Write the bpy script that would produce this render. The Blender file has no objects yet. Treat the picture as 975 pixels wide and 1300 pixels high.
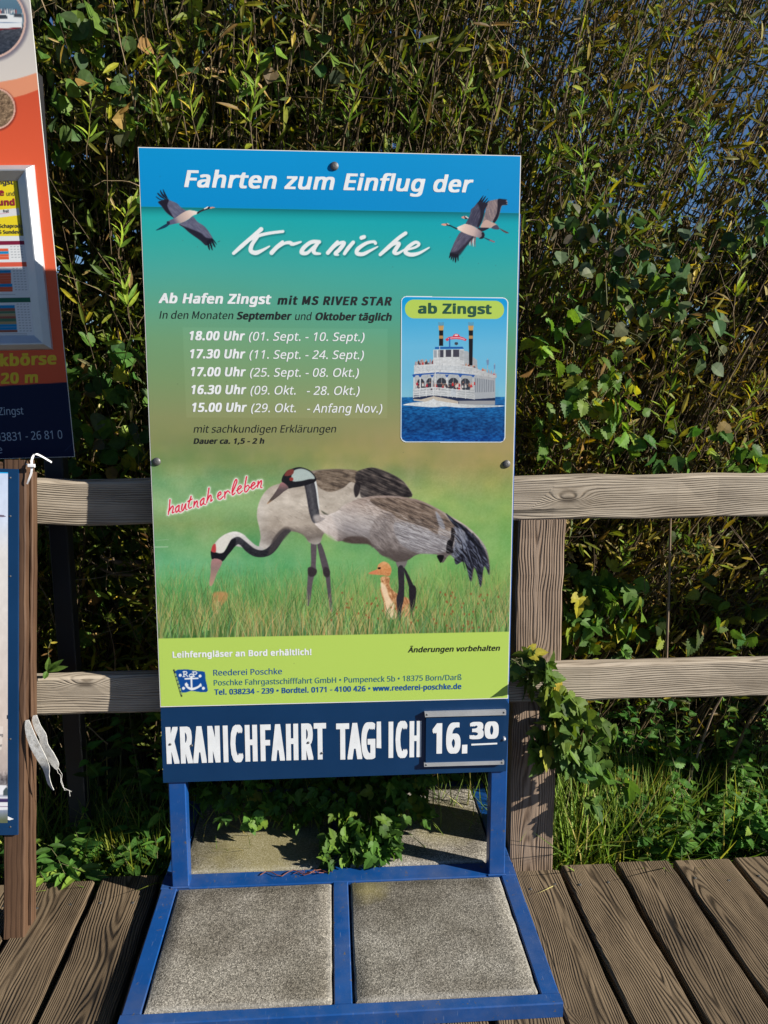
import bpy, math, random
import numpy as np

random.seed(7)
RNG = np.random.default_rng(11)
sc = bpy.context.scene
COL = sc.collection

# ------------------------------------------------------------------ camera
CAM_F, CAM_W, CAM_H = 1007.495, 975.0, 1300.0
CAM_POS = np.array([-0.0242, -1.8389, 1.7186])
YAW, PITCH, ROLL = 0.0691, 0.1848, 0.0043
_cy, _sy, _cp, _sp = math.cos(YAW), math.sin(YAW), math.cos(PITCH), math.sin(PITCH)
FWD = np.array([_sy*_cp, _cy*_cp, -_sp])
_r0 = np.array([_cy, -_sy, 0.0])
_u0 = np.cross(_r0, FWD)
RIGHT = math.cos(ROLL)*_r0 + math.sin(ROLL)*_u0
UPV = -math.sin(ROLL)*_r0 + math.cos(ROLL)*_u0
from mathutils import Matrix, Vector
cam_d = bpy.data.cameras.new('camera')
cam_d.sensor_fit = 'VERTICAL'
cam_d.sensor_height = 24.0
cam_d.lens = 24.0*CAM_F/CAM_H
cam_d.clip_start = 0.02
cam_d.clip_end = 3000
cam = bpy.data.objects.new('camera', cam_d)
COL.objects.link(cam)
M = Matrix.Identity(4)
for i in range(3):
    M[i][0], M[i][1], M[i][2], M[i][3] = RIGHT[i], UPV[i], -FWD[i], CAM_POS[i]
cam.matrix_world = M
sc.camera = cam

# ------------------------------------------------------------------ light
SUN = np.array([-2.4, 1.0, -1.3])            # the way the sunlight travels
SUN = SUN/np.linalg.norm(SUN)
sun_elev = math.asin(-SUN[2])
to_sun = -SUN
world = bpy.data.worlds.new('World')
sc.world = world
world.use_nodes = True
wn = world.node_tree
wn.nodes.clear()
w_out = wn.nodes.new('ShaderNodeOutputWorld')
w_bg = wn.nodes.new('ShaderNodeBackground')
w_sky = wn.nodes.new('ShaderNodeTexSky')
w_sky.sky_type = 'NISHITA'
w_sky.sun_disc = False
w_sky.sun_elevation = sun_elev
w_sky.sun_rotation = math.atan2(to_sun[0], to_sun[1])
w_sky.air_density = 0.8
w_sky.dust_density = 0.0
w_sky.ozone_density = 6.0
w_bg.inputs['Strength'].default_value = 0.046
wn.links.new(w_sky.outputs[0], w_bg.inputs[0])
wn.links.new(w_bg.outputs[0], w_out.inputs[0])
sun_d = bpy.data.lights.new('sun', 'SUN')
sun_d.energy = 4.9
sun_d.angle = math.radians(0.53)
sun_d.color = (1.0, 0.935, 0.83)
sun = bpy.data.objects.new('sun', sun_d)
COL.objects.link(sun)
sun.rotation_euler = Vector(SUN).to_track_quat('-Z', 'Y').to_euler()
sun.location = (3, -3, 5)
sc.view_settings.view_transform = 'Standard'
sc.view_settings.look = 'None'
sc.view_settings.gamma = 1.0
sc.view_settings.use_curve_mapping = False
sc.view_settings.exposure = 0.84
sc.render.engine = 'CYCLES'
sc.cycles.max_bounces = 6
sc.cycles.transparent_max_bounces = 4


# ------------------------------------------------------------------ planes and pixels
def ray(px, py):
    return FWD + RIGHT*((px-487.5)/CAM_F) - UPV*((py-650.0)/CAM_F)


class Plane:
    """A flat board: origin o, in-plane axes a (right) and u (up), normal n towards the viewer."""
    def __init__(self, o, a, u):
        self.o = np.array(o, float)
        self.a = np.array(a, float)/np.linalg.norm(a)
        u = np.array(u, float)
        u = u - self.a*np.dot(u, self.a)
        self.u = u/np.linalg.norm(u)
        self.n = np.cross(self.a, self.u)

    def w(self, s, t, d=0.0):
        return self.o + self.a*s + self.u*t + self.n*d

    def hit(self, px, py, d=0.0):
        r = ray(px, py)
        k = np.dot(self.o + self.n*d - CAM_POS, self.n)/np.dot(r, self.n)
        p = CAM_POS + r*k - self.o
        return np.dot(p, self.a), np.dot(p, self.u)


def on_y(px, py, y):
    r = ray(px, py)
    return CAM_POS + r*((y-CAM_POS[1])/r[1])


def on_z(px, py, z):
    r = ray(px, py)
    return CAM_POS + r*((z-CAM_POS[2])/r[2])


def project(P):
    d = P - CAM_POS
    z = d @ FWD
    return 487.5 + CAM_F*(d @ RIGHT)/z, 650.0 - CAM_F*(d @ UPV)/z


def lin(c, k=1.0):
    c = np.asarray(c, float)/255.0
    return np.where(c <= 0.04045, c/12.92, ((c+0.055)/1.055)**2.4)*k


# ------------------------------------------------------------------ objects
def root(name, loc, label, cat, group=None, kind=None):
    o = bpy.data.objects.new(name, None)
    o.empty_display_size = 0.1
    o.location = loc
    COL.objects.link(o)
    tag(o, label, cat, group, kind)
    return o


def tag(o, label=None, cat=None, group=None, kind=None):
    if label: o['label'] = label
    if cat: o['category'] = cat
    if group: o['group'] = group
    if kind: o['kind'] = kind
    return o


def world_loc(o):
    v = np.zeros(3)
    while o is not None:
        v = v + np.array(o.location)
        o = o.parent
    return v


def mesh_obj(name, verts, faces, mats, parent=None, loc=None, fmat=None, smooth=False, attrs=None):
    """verts in world coordinates; the object's own origin goes to loc (default: the parent's)."""
    verts = np.asarray(verts, float).reshape(-1, 3)
    me = bpy.data.meshes.new(name)
    o = bpy.data.objects.new(name, me)
    COL.objects.link(o)
    base = world_loc(parent) if parent is not None else np.zeros(3)
    if loc is not None:
        o.location = np.asarray(loc, float) - base
    if parent is not None:
        o.parent = parent
    org = base + np.array(o.location)
    v = (verts - org).astype(np.float32)
    if isinstance(faces, np.ndarray) and faces.ndim == 2:
        nf, k = faces.shape
        me.vertices.add(len(v))
        me.vertices.foreach_set('co', v.ravel())
        me.loops.add(nf*k)
        me.loops.foreach_set('vertex_index', faces.astype(np.int32).ravel())
        me.polygons.add(nf)
        me.polygons.foreach_set('loop_start', np.arange(0, nf*k, k, dtype=np.int32))
        me.polygons.foreach_set('loop_total', np.full(nf, k, np.int32))
        me.update(calc_edges=True)
    else:
        me.from_pydata([tuple(p) for p in v], [], [tuple(int(i) for i in f) for f in faces])
    if not isinstance(mats, (list, tuple)):
        mats = [mats]
    for m in mats:
        me.materials.append(m)
    if fmat is not None:
        me.polygons.foreach_set('material_index', np.asarray(fmat, np.int32))
    if attrs:
        for an, (typ, data) in attrs.items():
            a = me.attributes.new(an, typ, 'POINT')
            key = 'color' if typ == 'FLOAT_COLOR' else ('vector' if typ == 'FLOAT_VECTOR' else 'value')
            a.data.foreach_set(key, np.asarray(data, np.float32).ravel())
    me.polygons.foreach_set('use_smooth', np.full(len(me.polygons), bool(smooth)))
    me.update()
    return o


class MB:
    """Collects shapes for one mesh."""
    def __init__(self):
        self.v, self.f, self.m, self.w = [], [], [], []
        self.n = 0

    def add(self, v, f, m=0, w=None):
        v = np.asarray(v, float).reshape(-1, 3)
        self.v.append(v)
        self.w.append(np.asarray(w, float).reshape(-1, 3) if w is not None else v.copy())
        for q in f:
            self.f.append([int(i)+self.n for i in q])
            self.m.append(m)
        self.n += len(v)

    def build(self, name, mats, parent=None, loc=None, smooth=False):
        v = np.concatenate(self.v)
        return mesh_obj(name, v, self.f, mats, parent, loc, self.m, smooth,
                        {'wuv': ('FLOAT_VECTOR', np.concatenate(self.w))})

    # a chamfered bar from p to q; s = side axis, width a along s, height b along the third axis
    def bar(self, p, q, s, a, b, ch=0.003, seg=1, jit=0.0, seed=0.0, m=0, woff=0.0):
        p, q, s = np.array(p, float), np.array(q, float), np.array(s, float)
        L = np.linalg.norm(q-p)
        d = (q-p)/L
        s = s - d*np.dot(s, d)
        s /= np.linalg.norm(s)
        t = np.cross(d, s)
        ha, hb = a/2, b/2
        prof = [(-ha+ch, -hb), (ha-ch, -hb), (ha, -hb+ch), (ha, hb-ch), (ha-ch, hb), (-ha+ch, hb), (-ha, hb-ch), (-ha, -hb+ch)]
        rg = np.random.default_rng(int(seed*1000)+5)
        vs, ws = [], []
        for i in range(seg+1):
            k = i/seg
            off = rg.normal(0, jit, 2) if jit else (0, 0)
            for (x, y) in prof:
                jx, jy = (rg.normal(0, jit*.6, 2) if jit else (0, 0))
                vs.append(p + d*(L*k) + s*(x+off[0]+jx) + t*(y+off[1]+jy))
                ws.append((L*k + seed*7.31, x + seed*0.137 % 0.05, y + woff))
        fs = []
        for i in range(seg):
            for j in range(8):
                j2 = (j+1) % 8
                fs.append((i*8+j, i*8+j2, (i+1)*8+j2, (i+1)*8+j))
        fs.append(tuple(range(7, -1, -1)))
        fs.append(tuple(seg*8+j for j in range(8)))
        # end caps inset with their own ring keep the chamfer simple
        self.add(vs, fs, m, ws)

    def quad(self, a, b, c, d, m=0):
        self.add([a, b, c, d], [(0, 1, 2, 3)], m)

    def box(self, pl, s0, s1, t0, t1, d0, d1, m=0):
        c = [pl.w(s, t, d) for d in (d0, d1) for (s, t) in ((s0, t0), (s1, t0), (s1, t1), (s0, t1))]
        self.add(c, [(3, 2, 1, 0), (4, 5, 6, 7), (0, 1, 5, 4), (1, 2, 6, 5), (2, 3, 7, 6), (3, 0, 4, 7)], m)

    def prism(self, pl, pts, d0, d1, m=0):
        n = len(pts)
        v = [pl.w(s, t, d0) for s, t in pts] + [pl.w(s, t, d1) for s, t in pts]
        f = [tuple(range(n-1, -1, -1)), tuple(range(n, 2*n))]
        f += [(i, (i+1) % n, n+(i+1) % n, n+i) for i in range(n)]
        self.add(v, f, m)

    def tube(self, pts, rad, sides=6, m=0, cap=True):
        pts = np.asarray(pts, float)
        n = len(pts)
        rad = np.broadcast_to(rad, (n,))
        tg = np.gradient(pts, axis=0)
        tg /= np.linalg.norm(tg, axis=1)[:, None]+1e-12
        ref = np.array([0.31, 0.9, 0.27])
        a = np.cross(tg, ref); a /= np.linalg.norm(a, axis=1)[:, None]+1e-12
        b = np.cross(tg, a)
        th = np.arange(sides)*2*math.pi/sides
        ring = (a[:, None]*np.cos(th)[None, :, None] + b[:, None]*np.sin(th)[None, :, None])*rad[:, None, None]
        v = (pts[:, None]+ring).reshape(-1, 3)
        f = []
        for i in range(n-1):
            for j in range(sides):
                j2 = (j+1) % sides
                f.append((i*sides+j, i*sides+j2, (i+1)*sides+j2, (i+1)*sides+j))
        if cap:
            f.append(tuple(range(sides-1, -1, -1)))
            f.append(tuple((n-1)*sides+j for j in range(sides)))
        self.add(v, f, m)

    def dome(self, c, n, r, h, m=0, k=10):
        """a round screw head: centre c on a surface of normal n"""
        n = np.array(n, float); n /= np.linalg.norm(n)
        a = np.cross(n, (0.2, 0.3, 1.0)); a /= np.linalg.norm(a)
        b = np.cross(n, a)
        v, f = [], []
        for i, (rr, hh) in enumerate(((1, 0), (0.95, .45), (0.7, .8), (0.35, 1.0))):
            for j in range(k):
                t = 2*math.pi*j/k
                v.append(np.array(c)+(a*math.cos(t)+b*math.sin(t))*r*rr+n*h*hh)
        for i in range(3):
            for j in range(k):
                f.append((i*k+j, i*k+(j+1) % k, (i+1)*k+(j+1) % k, (i+1)*k+j))
        f.append(tuple(3*k+j for j in range(k)))
        self.add(v, f, m)


# ------------------------------------------------------------------ materials
class NT:
    def __init__(self, name):
        self.mat = bpy.data.materials.new(name)
        self.mat.use_nodes = True
        self.t = self.mat.node_tree
        self.t.nodes.clear()
        self.out = self.n('ShaderNodeOutputMaterial')
        self.b = self.n('ShaderNodeBsdfPrincipled')
        self.t.links.new(self.b.outputs[0], self.out.inputs[0])

    def n(self, t, **kw):
        nd = self.t.nodes.new(t)
        for k, v in kw.items():
            setattr(nd, k, v)
        return nd

    def put(self, sock, v):
        if hasattr(v, 'is_linked') or isinstance(v, bpy.types.NodeSocket):
            self.t.links.new(v, sock)
        else:
            sock.default_value = v

    def math(self, op, a, b=None, c=None):
        nd = self.n('ShaderNodeMath', operation=op)
        for i, x in enumerate((a, b, c)):
            if x is not None:
                self.put(nd.inputs[i], x)
        return nd.outputs[0]

    def mul3(self, vec, s):
        nd = self.n('ShaderNodeVectorMath', operation='MULTIPLY')
        self.put(nd.inputs[0], vec)
        self.put(nd.inputs[1], s)
        return nd.outputs[0]

    def noise(self, vec, scale, detail=3, rough=.55, color=False):
        nd = self.n('ShaderNodeTexNoise')
        if vec is not None: self.put(nd.inputs['Vector'], vec)
        nd.inputs['Scale'].default_value = scale
        nd.inputs['Detail'].default_value = detail
        nd.inputs['Roughness'].default_value = rough
        return nd.outputs['Color' if color else 'Fac']

    def ramp(self, fac, stops, interp='LINEAR'):
        nd = self.n('ShaderNodeValToRGB')
        nd.color_ramp.interpolation = interp
        el = nd.color_ramp.elements
        while len(el) < len(stops): el.new(0.5)
        for e, (p, c) in zip(el, stops):
            e.position = p
            e.color = tuple(c)+(1,) if len(c) == 3 else tuple(c)
        self.put(nd.inputs[0], fac)
        return nd.outputs[0]

    def mix(self, fac, a, b, mode='MIX'):
        nd = self.n('ShaderNodeMix', data_type='RGBA', blend_type=mode)
        self.put(nd.inputs[0], fac)
        for s, x in ((nd.inputs[6], a), (nd.inputs[7], b)):
            if isinstance(x, (tuple, list, np.ndarray)):
                s.default_value = tuple(x)+(1,) if len(x) == 3 else tuple(x)
            else:
                self.put(s, x)
        return nd.outputs[2]

    def coord(self, kind='Object'):
        return self.n('ShaderNodeTexCoord').outputs[kind]

    def attr(self, name, out='Vector'):
        nd = self.n('ShaderNodeAttribute')
        nd.attribute_name = name
        return nd.outputs[out]

    def bump(self, h, strength, dist):
        nd = self.n('ShaderNodeBump')
        nd.inputs['Strength'].default_value = strength
        nd.inputs['Distance'].default_value = dist
        self.put(nd.inputs['Height'], h)
        self.put(self.b.inputs['Normal'], nd.outputs[0])

    def base(self, c):
        s = self.b.inputs['Base Color']
        if isinstance(c, (tuple, list, np.ndarray)):
            s.default_value = tuple(float(x) for x in c)+(1,)
        else:
            self.put(s, c)

    def rough(self, r):
        self.put(self.b.inputs['Roughness'], r)


def paint(name, c, rough=.4, var=.12, metal=0.0, scale=9, chips=None):
    t = NT(name)
    co = t.coord()
    n = t.noise(co, scale, 5, .6)
    c = np.array(c, float)
    col = t.ramp(n, [(.3, c*(1-var)), (.7, np.minimum(c*(1+var), .95))])
    if chips is not None:
        n2 = t.noise(co, 38, 6, .7)
        col = t.mix(t.ramp(n2, [(.63, (0, 0, 0)), (.665, (1, 1, 1))]), col, chips)
    if chips is not None:                                             # dust and fine scratches
        dust = t.noise(co, 5, 6, .7)
        col = t.mix(t.ramp(dust, [(.45, (0, 0, 0)), (.75, (.22, .22, .22))]), col, (.22, .21, .19))
        scr = t.noise(t.mul3(co, (420, 30, 30)), 1.0, 2, .5)
        col = t.mix(t.ramp(scr, [(.70, (0, 0, 0)), (.76, (.35, .35, .35))]), col, (.30, .34, .42))
    t.base(col)
    t.rough(t.math('MULTIPLY_ADD', n, .25, rough-.12))
    t.b.inputs['Metallic'].default_value = metal
    t.bump(t.noise(co, 160, 2), .06, .001)
    return t.mat


def wood(name, dark, mid, light, freq=150, gain=1.0, knots=1.0, centre=.05, bump=.9, rough=.8, crack=True, thin=3.0, wob=1.0, heart=(.0, .09), tone=.3):
    """weathered timber: solid growth rings along u of the 'wuv' coordinates, bulging round knots"""
    t = NT(name)
    w = t.attr('wuv')
    sep = t.n('ShaderNodeSeparateXYZ'); t.put(sep.inputs[0], w)
    u, v, z = sep.outputs
    wn_ = t.noise(t.mul3(w, (.9, 5, 5)), 1.6, 2, .5, color=True)
    sp2 = t.n('ShaderNodeSeparateColor'); t.put(sp2.inputs[0], wn_)
    wob1 = t.math('MULTIPLY_ADD', sp2.outputs[0], .045*wob, -.0225*wob)
    wob2 = t.math('MULTIPLY_ADD', sp2.outputs[1], .085*wob, -.0425*wob)
    fine = t.noise(t.mul3(w, (7, 40, 40)), 1.0, 3, .6)
    side = t.noise(t.mul3(w, (.11, 0, 0)), 3.0, 0)                       # how far from the heart each board was cut
    v1 = t.math('ADD', t.math('ADD', v, wob1), t.math('MULTIPLY_ADD', side, heart[0], heart[1]))
    z1 = t.math('ADD', t.math('ADD', z, wob2), centre)
    # knots
    vo = t.n('ShaderNodeTexVoronoi', voronoi_dimensions='3D')
    t.put(vo.inputs['Vector'], t.mul3(w, (2.6, 7.5, 2.0)))
    vo.inputs['Scale'].default_value = 1.0
    dk = vo.outputs['Distance']
    bul = t.math('POWER', 2.718, t.math('MULTIPLY', t.math('MULTIPLY', dk, dk), -26.0))
    spk = t.n('ShaderNodeSeparateColor'); t.put(spk.inputs[0], vo.outputs['Color'])
    has = t.math('GREATER_THAN', spk.outputs[0], .58)
    bul = t.math('MULTIPLY', bul, has)
    r = t.math('SQRT', t.math('ADD', t.math('MULTIPLY', v1, v1), t.math('MULTIPLY', z1, z1)))
    ph = t.math('ADD', t.math('MULTIPLY', r, freq), t.math('MULTIPLY', bul, 5.0*knots))
    ph = t.math('ADD', ph, t.math('MULTIPLY', fine, .55))
    s = t.math('MULTIPLY_ADD', t.math('SINE', t.math('MULTIPLY', ph, 6.2832)), .5, .5)
    s = t.math('POWER', s, thin)
    s = t.math('MULTIPLY', s, t.ramp(t.noise(t.mul3(w, (3, 26, 26)), 1.0, 3, .6), [(.3, (.25, .25, .25)), (.6, (1, 1, 1))]))
    fib = t.noise(t.mul3(w, (4, 420, 420)), 1.0, 4, .7)
    stain = t.noise(t.mul3(w, (1.4, 5, 5)), 2.2, 4, .6)
    f = t.math('ADD', t.math('MULTIPLY', s, .55*gain), t.math('MULTIPLY', fib, .55))
    f = t.math('ADD', f, t.math('MULTIPLY_ADD', stain, .95, -.56))
    f = t.math('ADD', f, t.math('MULTIPLY_ADD', t.noise(t.mul3(w, (.13, 0, 0)), 4.1, 0), tone, -.5*tone))
    col = t.ramp(f, [(.12, light), (.45, mid), (.95, dark)])
    kn = t.math('MULTIPLY', t.ramp(dk, [(.05, (1, 1, 1)), (.11, (0, 0, 0))]), has)
    col = t.mix(t.math('MULTIPLY', kn, .7*min(knots, 1)), col, tuple(np.array(dark)*.6))
    h = t.math('SUBTRACT', t.math('MULTIPLY', fib, .35), t.math('MULTIPLY', s, .8))
    if crack:
        ck = t.noise(t.mul3(w, (1.3, 70, 70)), 1.0, 3, .55)
        cm = t.ramp(ck, [(.655, (0, 0, 0)), (.71, (1, 1, 1))])
        col = t.mix(t.math('MULTIPLY', cm, .7), col, tuple(np.array(dark)*.25))
        h = t.math('SUBTRACT', h, t.math('MULTIPLY', cm, 1.2))
    t.base(col)
    t.rough(rough)
    t.b.inputs['Specular IOR Level'].default_value = .3
    t.bump(h, bump, .0028)
    return t.mat


def leaf_mat(name, trans=.38, rough=.52, spec=.2):
    t = NT(name)
    c = t.attr('Col', 'Color')
    n = t.noise(t.coord(), 60, 2)
    col = t.mix(1.0, c, t.ramp(n, [(.3, (.75, .75, .75)), (.7, (1.15, 1.15, 1.1))]), 'MULTIPLY')
    t.base(col)
    t.rough(rough)
    t.b.inputs['Specular IOR Level'].default_value = spec
    tr = t.n('ShaderNodeBsdfTranslucent')
    t.put(tr.inputs[0], t.mix(1.0, col, (1.3, 1.25, .55), 'MULTIPLY'))
    mx = t.n('ShaderNodeMixShader')
    mx.inputs[0].default_value = trans
    t.t.links.new(t.b.outputs[0], mx.inputs[1])
    t.t.links.new(tr.outputs[0], mx.inputs[2])
    t.t.links.new(mx.outputs[0], t.out.inputs[0])
    return t.mat


def print_mat(name, rough=.45):
    t = NT(name)
    c = t.attr('Col', 'Color')
    co = t.coord()
    n = t.noise(co, 3.0, 5, .6)
    g = t.noise(t.mul3(co, (1, 1, 1)), 700, 1)
    k = t.math('ADD', t.math('MULTIPLY_ADD', n, .10, .95), t.math('MULTIPLY_ADD', g, .10, -.05))
    t.base(t.mix(1.0, c, t.ramp(k, [(0, (0, 0, 0)), (1, (1, 1, 1))]), 'MULTIPLY'))
    t.rough(rough)
    t.b.inputs['Specular IOR Level'].default_value = .16
    return t.mat


def flat(name, c, rough=.5, metal=0.0):
    t = NT(name)
    n = t.noise(t.coord(), 25, 4, .6)
    c = np.array(c, float)
    t.base(t.ramp(n, [(.3, c*.93), (.7, np.minimum(c*1.05, .95))]))
    t.rough(rough)
    t.b.inputs['Metallic'].default_value = metal
    return t.mat


PK = 0.86       # print albedo for a tone seen as full white in the photograph
MAT = dict(
    white=flat('white_vinyl', lin((236, 240, 244), PK)), black=flat('black_print', lin((22, 24, 24), PK)),
    darkgreen=flat('dark_green_print', lin((16, 78, 58), PK)), blue=flat('blue_print', lin((12, 82, 150), PK)),
    teal=flat('teal_blue_print', lin((38, 108, 130), PK)),
    navy=paint('navy_panel_paint', lin((6, 52, 94), PK), .35, .10, scale=4),
    panel_edge=flat('white_panel_edge', (.72, .72, .70)),
    bluesteel=paint('blue_frame_paint', lin((17, 72, 138), .9), .38, .14, scale=7, chips=(.10, .085, .07)),
    alu=paint('aluminium', (.55, .57, .60), .42, .08, .55),
    screw=paint('screw_steel', (.13, .13, .13), .55, .3, .7),
    stitle=flat('light_blue_lettering', lin((150, 170, 190), 1.0)),
    yellow=flat('yellow_lettering', lin((228, 196, 30), .9)),
    crimson=flat('crimson_print', lin((150, 30, 50), .9)),
    grey_print=flat('dark_grey_print', lin((60, 55, 60), .9)),
    print=print_mat('printed_foil'),
    deck=wood('deck_timber', lin((26, 20, 15), .85), lin((84, 70, 53), .85), lin((126, 109, 87), .85), freq=150, gain=1.25, bump=1.0, thin=2.0, wob=1.15, heart=(.34, -.17), tone=.8, knots=.9),
    rail=wood('rail_timber', lin((74, 61, 49), .9), lin((143, 131, 115), .95), lin((178, 166, 149), .95), freq=170, gain=.85, knots=1.0, bump=.8, thin=2.6, centre=.05, wob=.9, heart=(.1, .05)),
    post=wood('post_timber', lin((52, 39, 30), .9), lin((110, 92, 77), .95), lin((148, 129, 112), .95), freq=135, gain=1.05, bump=.85, thin=2.2, wob=1.0, heart=(.06, -.03), centre=.085),
    stain=wood('brown_stained_timber', lin((36, 25, 18), .9), lin((70, 50, 37), .95), lin((92, 69, 52), .95), freq=70, gain=.5, knots=.2, bump=.3, rough=.6, crack=True),
    nylon=flat('white_nylon', (.75, .76, .78), .4),
    strap=None,
    leaf=leaf_mat('leaf_surface'),
    dark_post=paint('dark_post_paint', (.02, .02, .024), .5, .2),
)


def bark(name, a, b):
    t = NT(name)
    n = t.noise(t.mul3(t.coord(), (60, 60, 14)), 1.0, 4, .65)
    t.base(t.ramp(n, [(.3, a), (.7, b)]))
    t.rough(.75)
    t.bump(n, .5, .003)
    return t.mat


MAT['bark'] = bark('willow_bark', (.04, .026, .012), (.15, .10, .045))
MAT['stem'] = bark('green_stem', (.05, .06, .02), (.14, .13, .05))
_t = NT('white_webbing')
_n = _t.noise(_t.coord(), 55, 5, .7)
_t.base(_t.ramp(_n, [(.32, (.40, .38, .34)), (.5, (.66, .65, .62)), (.7, (.76, .76, .74))]))
_t.rough(.85)
_t.bump(_t.math('ADD', _n, _t.noise(_t.coord(), 900, 2)), .7, .003)
MAT['strap'] = _t.mat
MAT['straw_twig'] = bark('dry_twig', (.16, .11, .06), (.36, .27, .15))
MAT['deadwood'] = bark('dead_wood', (.10, .07, .045), (.28, .20, .13))


def concrete():
    t = NT('exposed_aggregate_concrete')
    co = t.coord()
    own = t.n('ShaderNodeObjectInfo').outputs['Random']
    shift = t.n('ShaderNodeVectorMath', operation='ADD'); t.put(shift.inputs[0], co)
    t.put(shift.inputs[1], t.math('MULTIPLY', own, 9.0))
    co2 = shift.outputs[0]
    v = t.n('ShaderNodeTexVoronoi'); t.put(v.inputs['Vector'], co2); v.inputs['Scale'].default_value = 340
    sp = t.n('ShaderNodeSeparateColor'); t.put(sp.inputs[0], v.outputs['Color'])
    grain = t.ramp(sp.outputs[0], [(.0, (.035, .034, .031)), (.22, (.085, .082, .076)), (.5, (.19, .184, .168)), (.82, (.31, .30, .28)), (1, (.50, .49, .46))])
    n2 = t.noise(co2, 150, 3, .7)
    col = t.mix(.3, grain, t.ramp(n2, [(.35, (.09, .087, .08)), (.65, (.30, .292, .272))]))
    n = t.noise(co2, 7, 5, .65)
    n3 = t.noise(co2, 2.6, 3, .6)
    col = t.mix(1.0, col, t.ramp(n, [(.34, (.66, .64, .61)), (.5, (.90, .89, .87)), (.68, (1.12, 1.12, 1.11))]), 'MULTIPLY')
    col = t.mix(1.0, col, t.ramp(n3, [(.38, (.70, .68, .63)), (.62, (1.14, 1.13, 1.11))]), 'MULTIPLY')
    col = t.mix(1.0, col, t.ramp(own, [(0, (.86, .87, .88)), (1, (1.16, 1.12, 1.07))]), 'MULTIPLY')
    moss = t.attr('wuv')
    sx = t.n('ShaderNodeSeparateXYZ'); t.put(sx.inputs[0], moss)
    rim = t.math('MAXIMUM', t.math('ABSOLUTE', sx.outputs[0]), t.math('ABSOLUTE', sx.outputs[1]))
    rim = t.math('ADD', rim, t.math('MULTIPLY_ADD', n2, .03, -.015))
    col = t.mix(t.ramp(t.math('MULTIPLY', rim, 4.0), [(.915, (0, 0, 0)), (.975, (.28, .28, .28))]), col, (.40, .39, .365))   # worn rim
    d = t.math('ADD', sx.outputs[2], t.math('MULTIPLY_ADD', t.noise(co, 16, 4, .65), .5, -.25))
    col = t.mix(t.ramp(d, [(.55, (0, 0, 0)), (.95, (.55, .55, .55))]), col, (.30, .26, .10))
    t.base(col)
    t.rough(.9)
    t.b.inputs['Specular IOR Level'].default_value = .2
    t.bump(t.math('ADD', v.outputs['Distance'], n2), .5, .0016)
    return t.mat


MAT['concrete'] = concrete()


# ================================================================== SETTING
def ground_mat():
    t = NT('dark_soil')
    co = t.coord()
    n = t.noise(co, 3.0, 6, .65)
    n2 = t.noise(co, 60, 4, .7)
    col = t.ramp(n, [(.3, (.018, .015, .009)), (.55, (.04, .035, .018)), (.8, (.035, .05, .018))])
    t.base(t.mix(1.0, col, t.ramp(n2, [(.3, (.6, .6, .6)), (.7, (1.3, 1.3, 1.3))]), 'MULTIPLY'))
    t.rough(.95)
    t.bump(n2, .8, .02)
    return t.mat


gx = np.concatenate([[-600, -60, -12], np.linspace(-4, 5, 46), [12, 60, 600]])
gy = np.concatenate([[-40, -8, -3], np.linspace(-1, 4, 26), [8, 20, 60, 200, 900]])
GX, GY = np.meshgrid(gx, gy)
GZ = -0.16 + 0.05*np.sin(GX*2.3+GY)*np.cos(GY*3.1) - np.clip((.75-GY)*.6, 0, .25)
GZ = np.where((np.abs(GX) > 6) | (GY > 5) | (GY < -2), -.35, GZ)
nx, ny = len(gx), len(gy)
gf = [(j*nx+i, j*nx+i+1, (j+1)*nx+i+1, (j+1)*nx+i) for j in range(ny-1) for i in range(nx-1)]
tag(mesh_obj('ground', np.stack([GX, GY, GZ], -1), gf, ground_mat(), smooth=True), kind='structure')

bw = MB()
edges = [-2.46, -2.25, -2.04, -1.84, -1.635, -1.43, -1.225, -1.022, -.815, -.612, -.41, -.205, 0, .2, .395, .588, .764, .964, 1.162, 1.382, 1.585, 1.79, 1.99, 2.2, 2.4]
ends = {15: .583, 16: .606, 17: .611, 18: .607, 19: .615, 20: .606, 7: .628, 8: .640, 9: .617, 6: .62}
for i in range(len(edges)-1):
    x0, x1 = edges[i], edges[i+1]
    g = .008 + .003*math.sin(i*2.1)
    ye = ends.get(i, .605 + .012*math.sin(i*1.7))
    zt = .002*math.sin(i*3.3)
    bw.bar(((x0+x1)/2, -2.6, zt-.021), ((x0+x1)/2 + .004*math.sin(i*5.), ye, zt-.021), (1, 0, 0), x1-x0-2*g, .042,
           ch=.006, seg=26, jit=.0012, seed=i*1.37+.4)
for y in (-2.2, -1.3, -.4, .45):                                   # bearers below the planks
    bw.bar((-2.5, y, -.10), (2.45, y, -.10), (0, 1, 0), .08, .11, seed=40+y)
tag(bw.build('boardwalk', MAT['deck']), kind='structure')

# nails of the boardwalk stay in its surface
nb = MB()
for i in range(len(edges)-1):
    for fx in (.22, .72):
        x = edges[i] + (edges[i+1]-edges[i])*fx
        for y in (.50, -.38):
            nb.dome((x+.006*math.sin(i*3+fx), y+.012*math.sin(i*7+fx*5), .002*math.sin(i*3.3)+.0003), (0, 0, 1), .0055, .0015, k=8)
tag(nb.build('boardwalk_nails', MAT['screw']), kind='structure')

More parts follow.
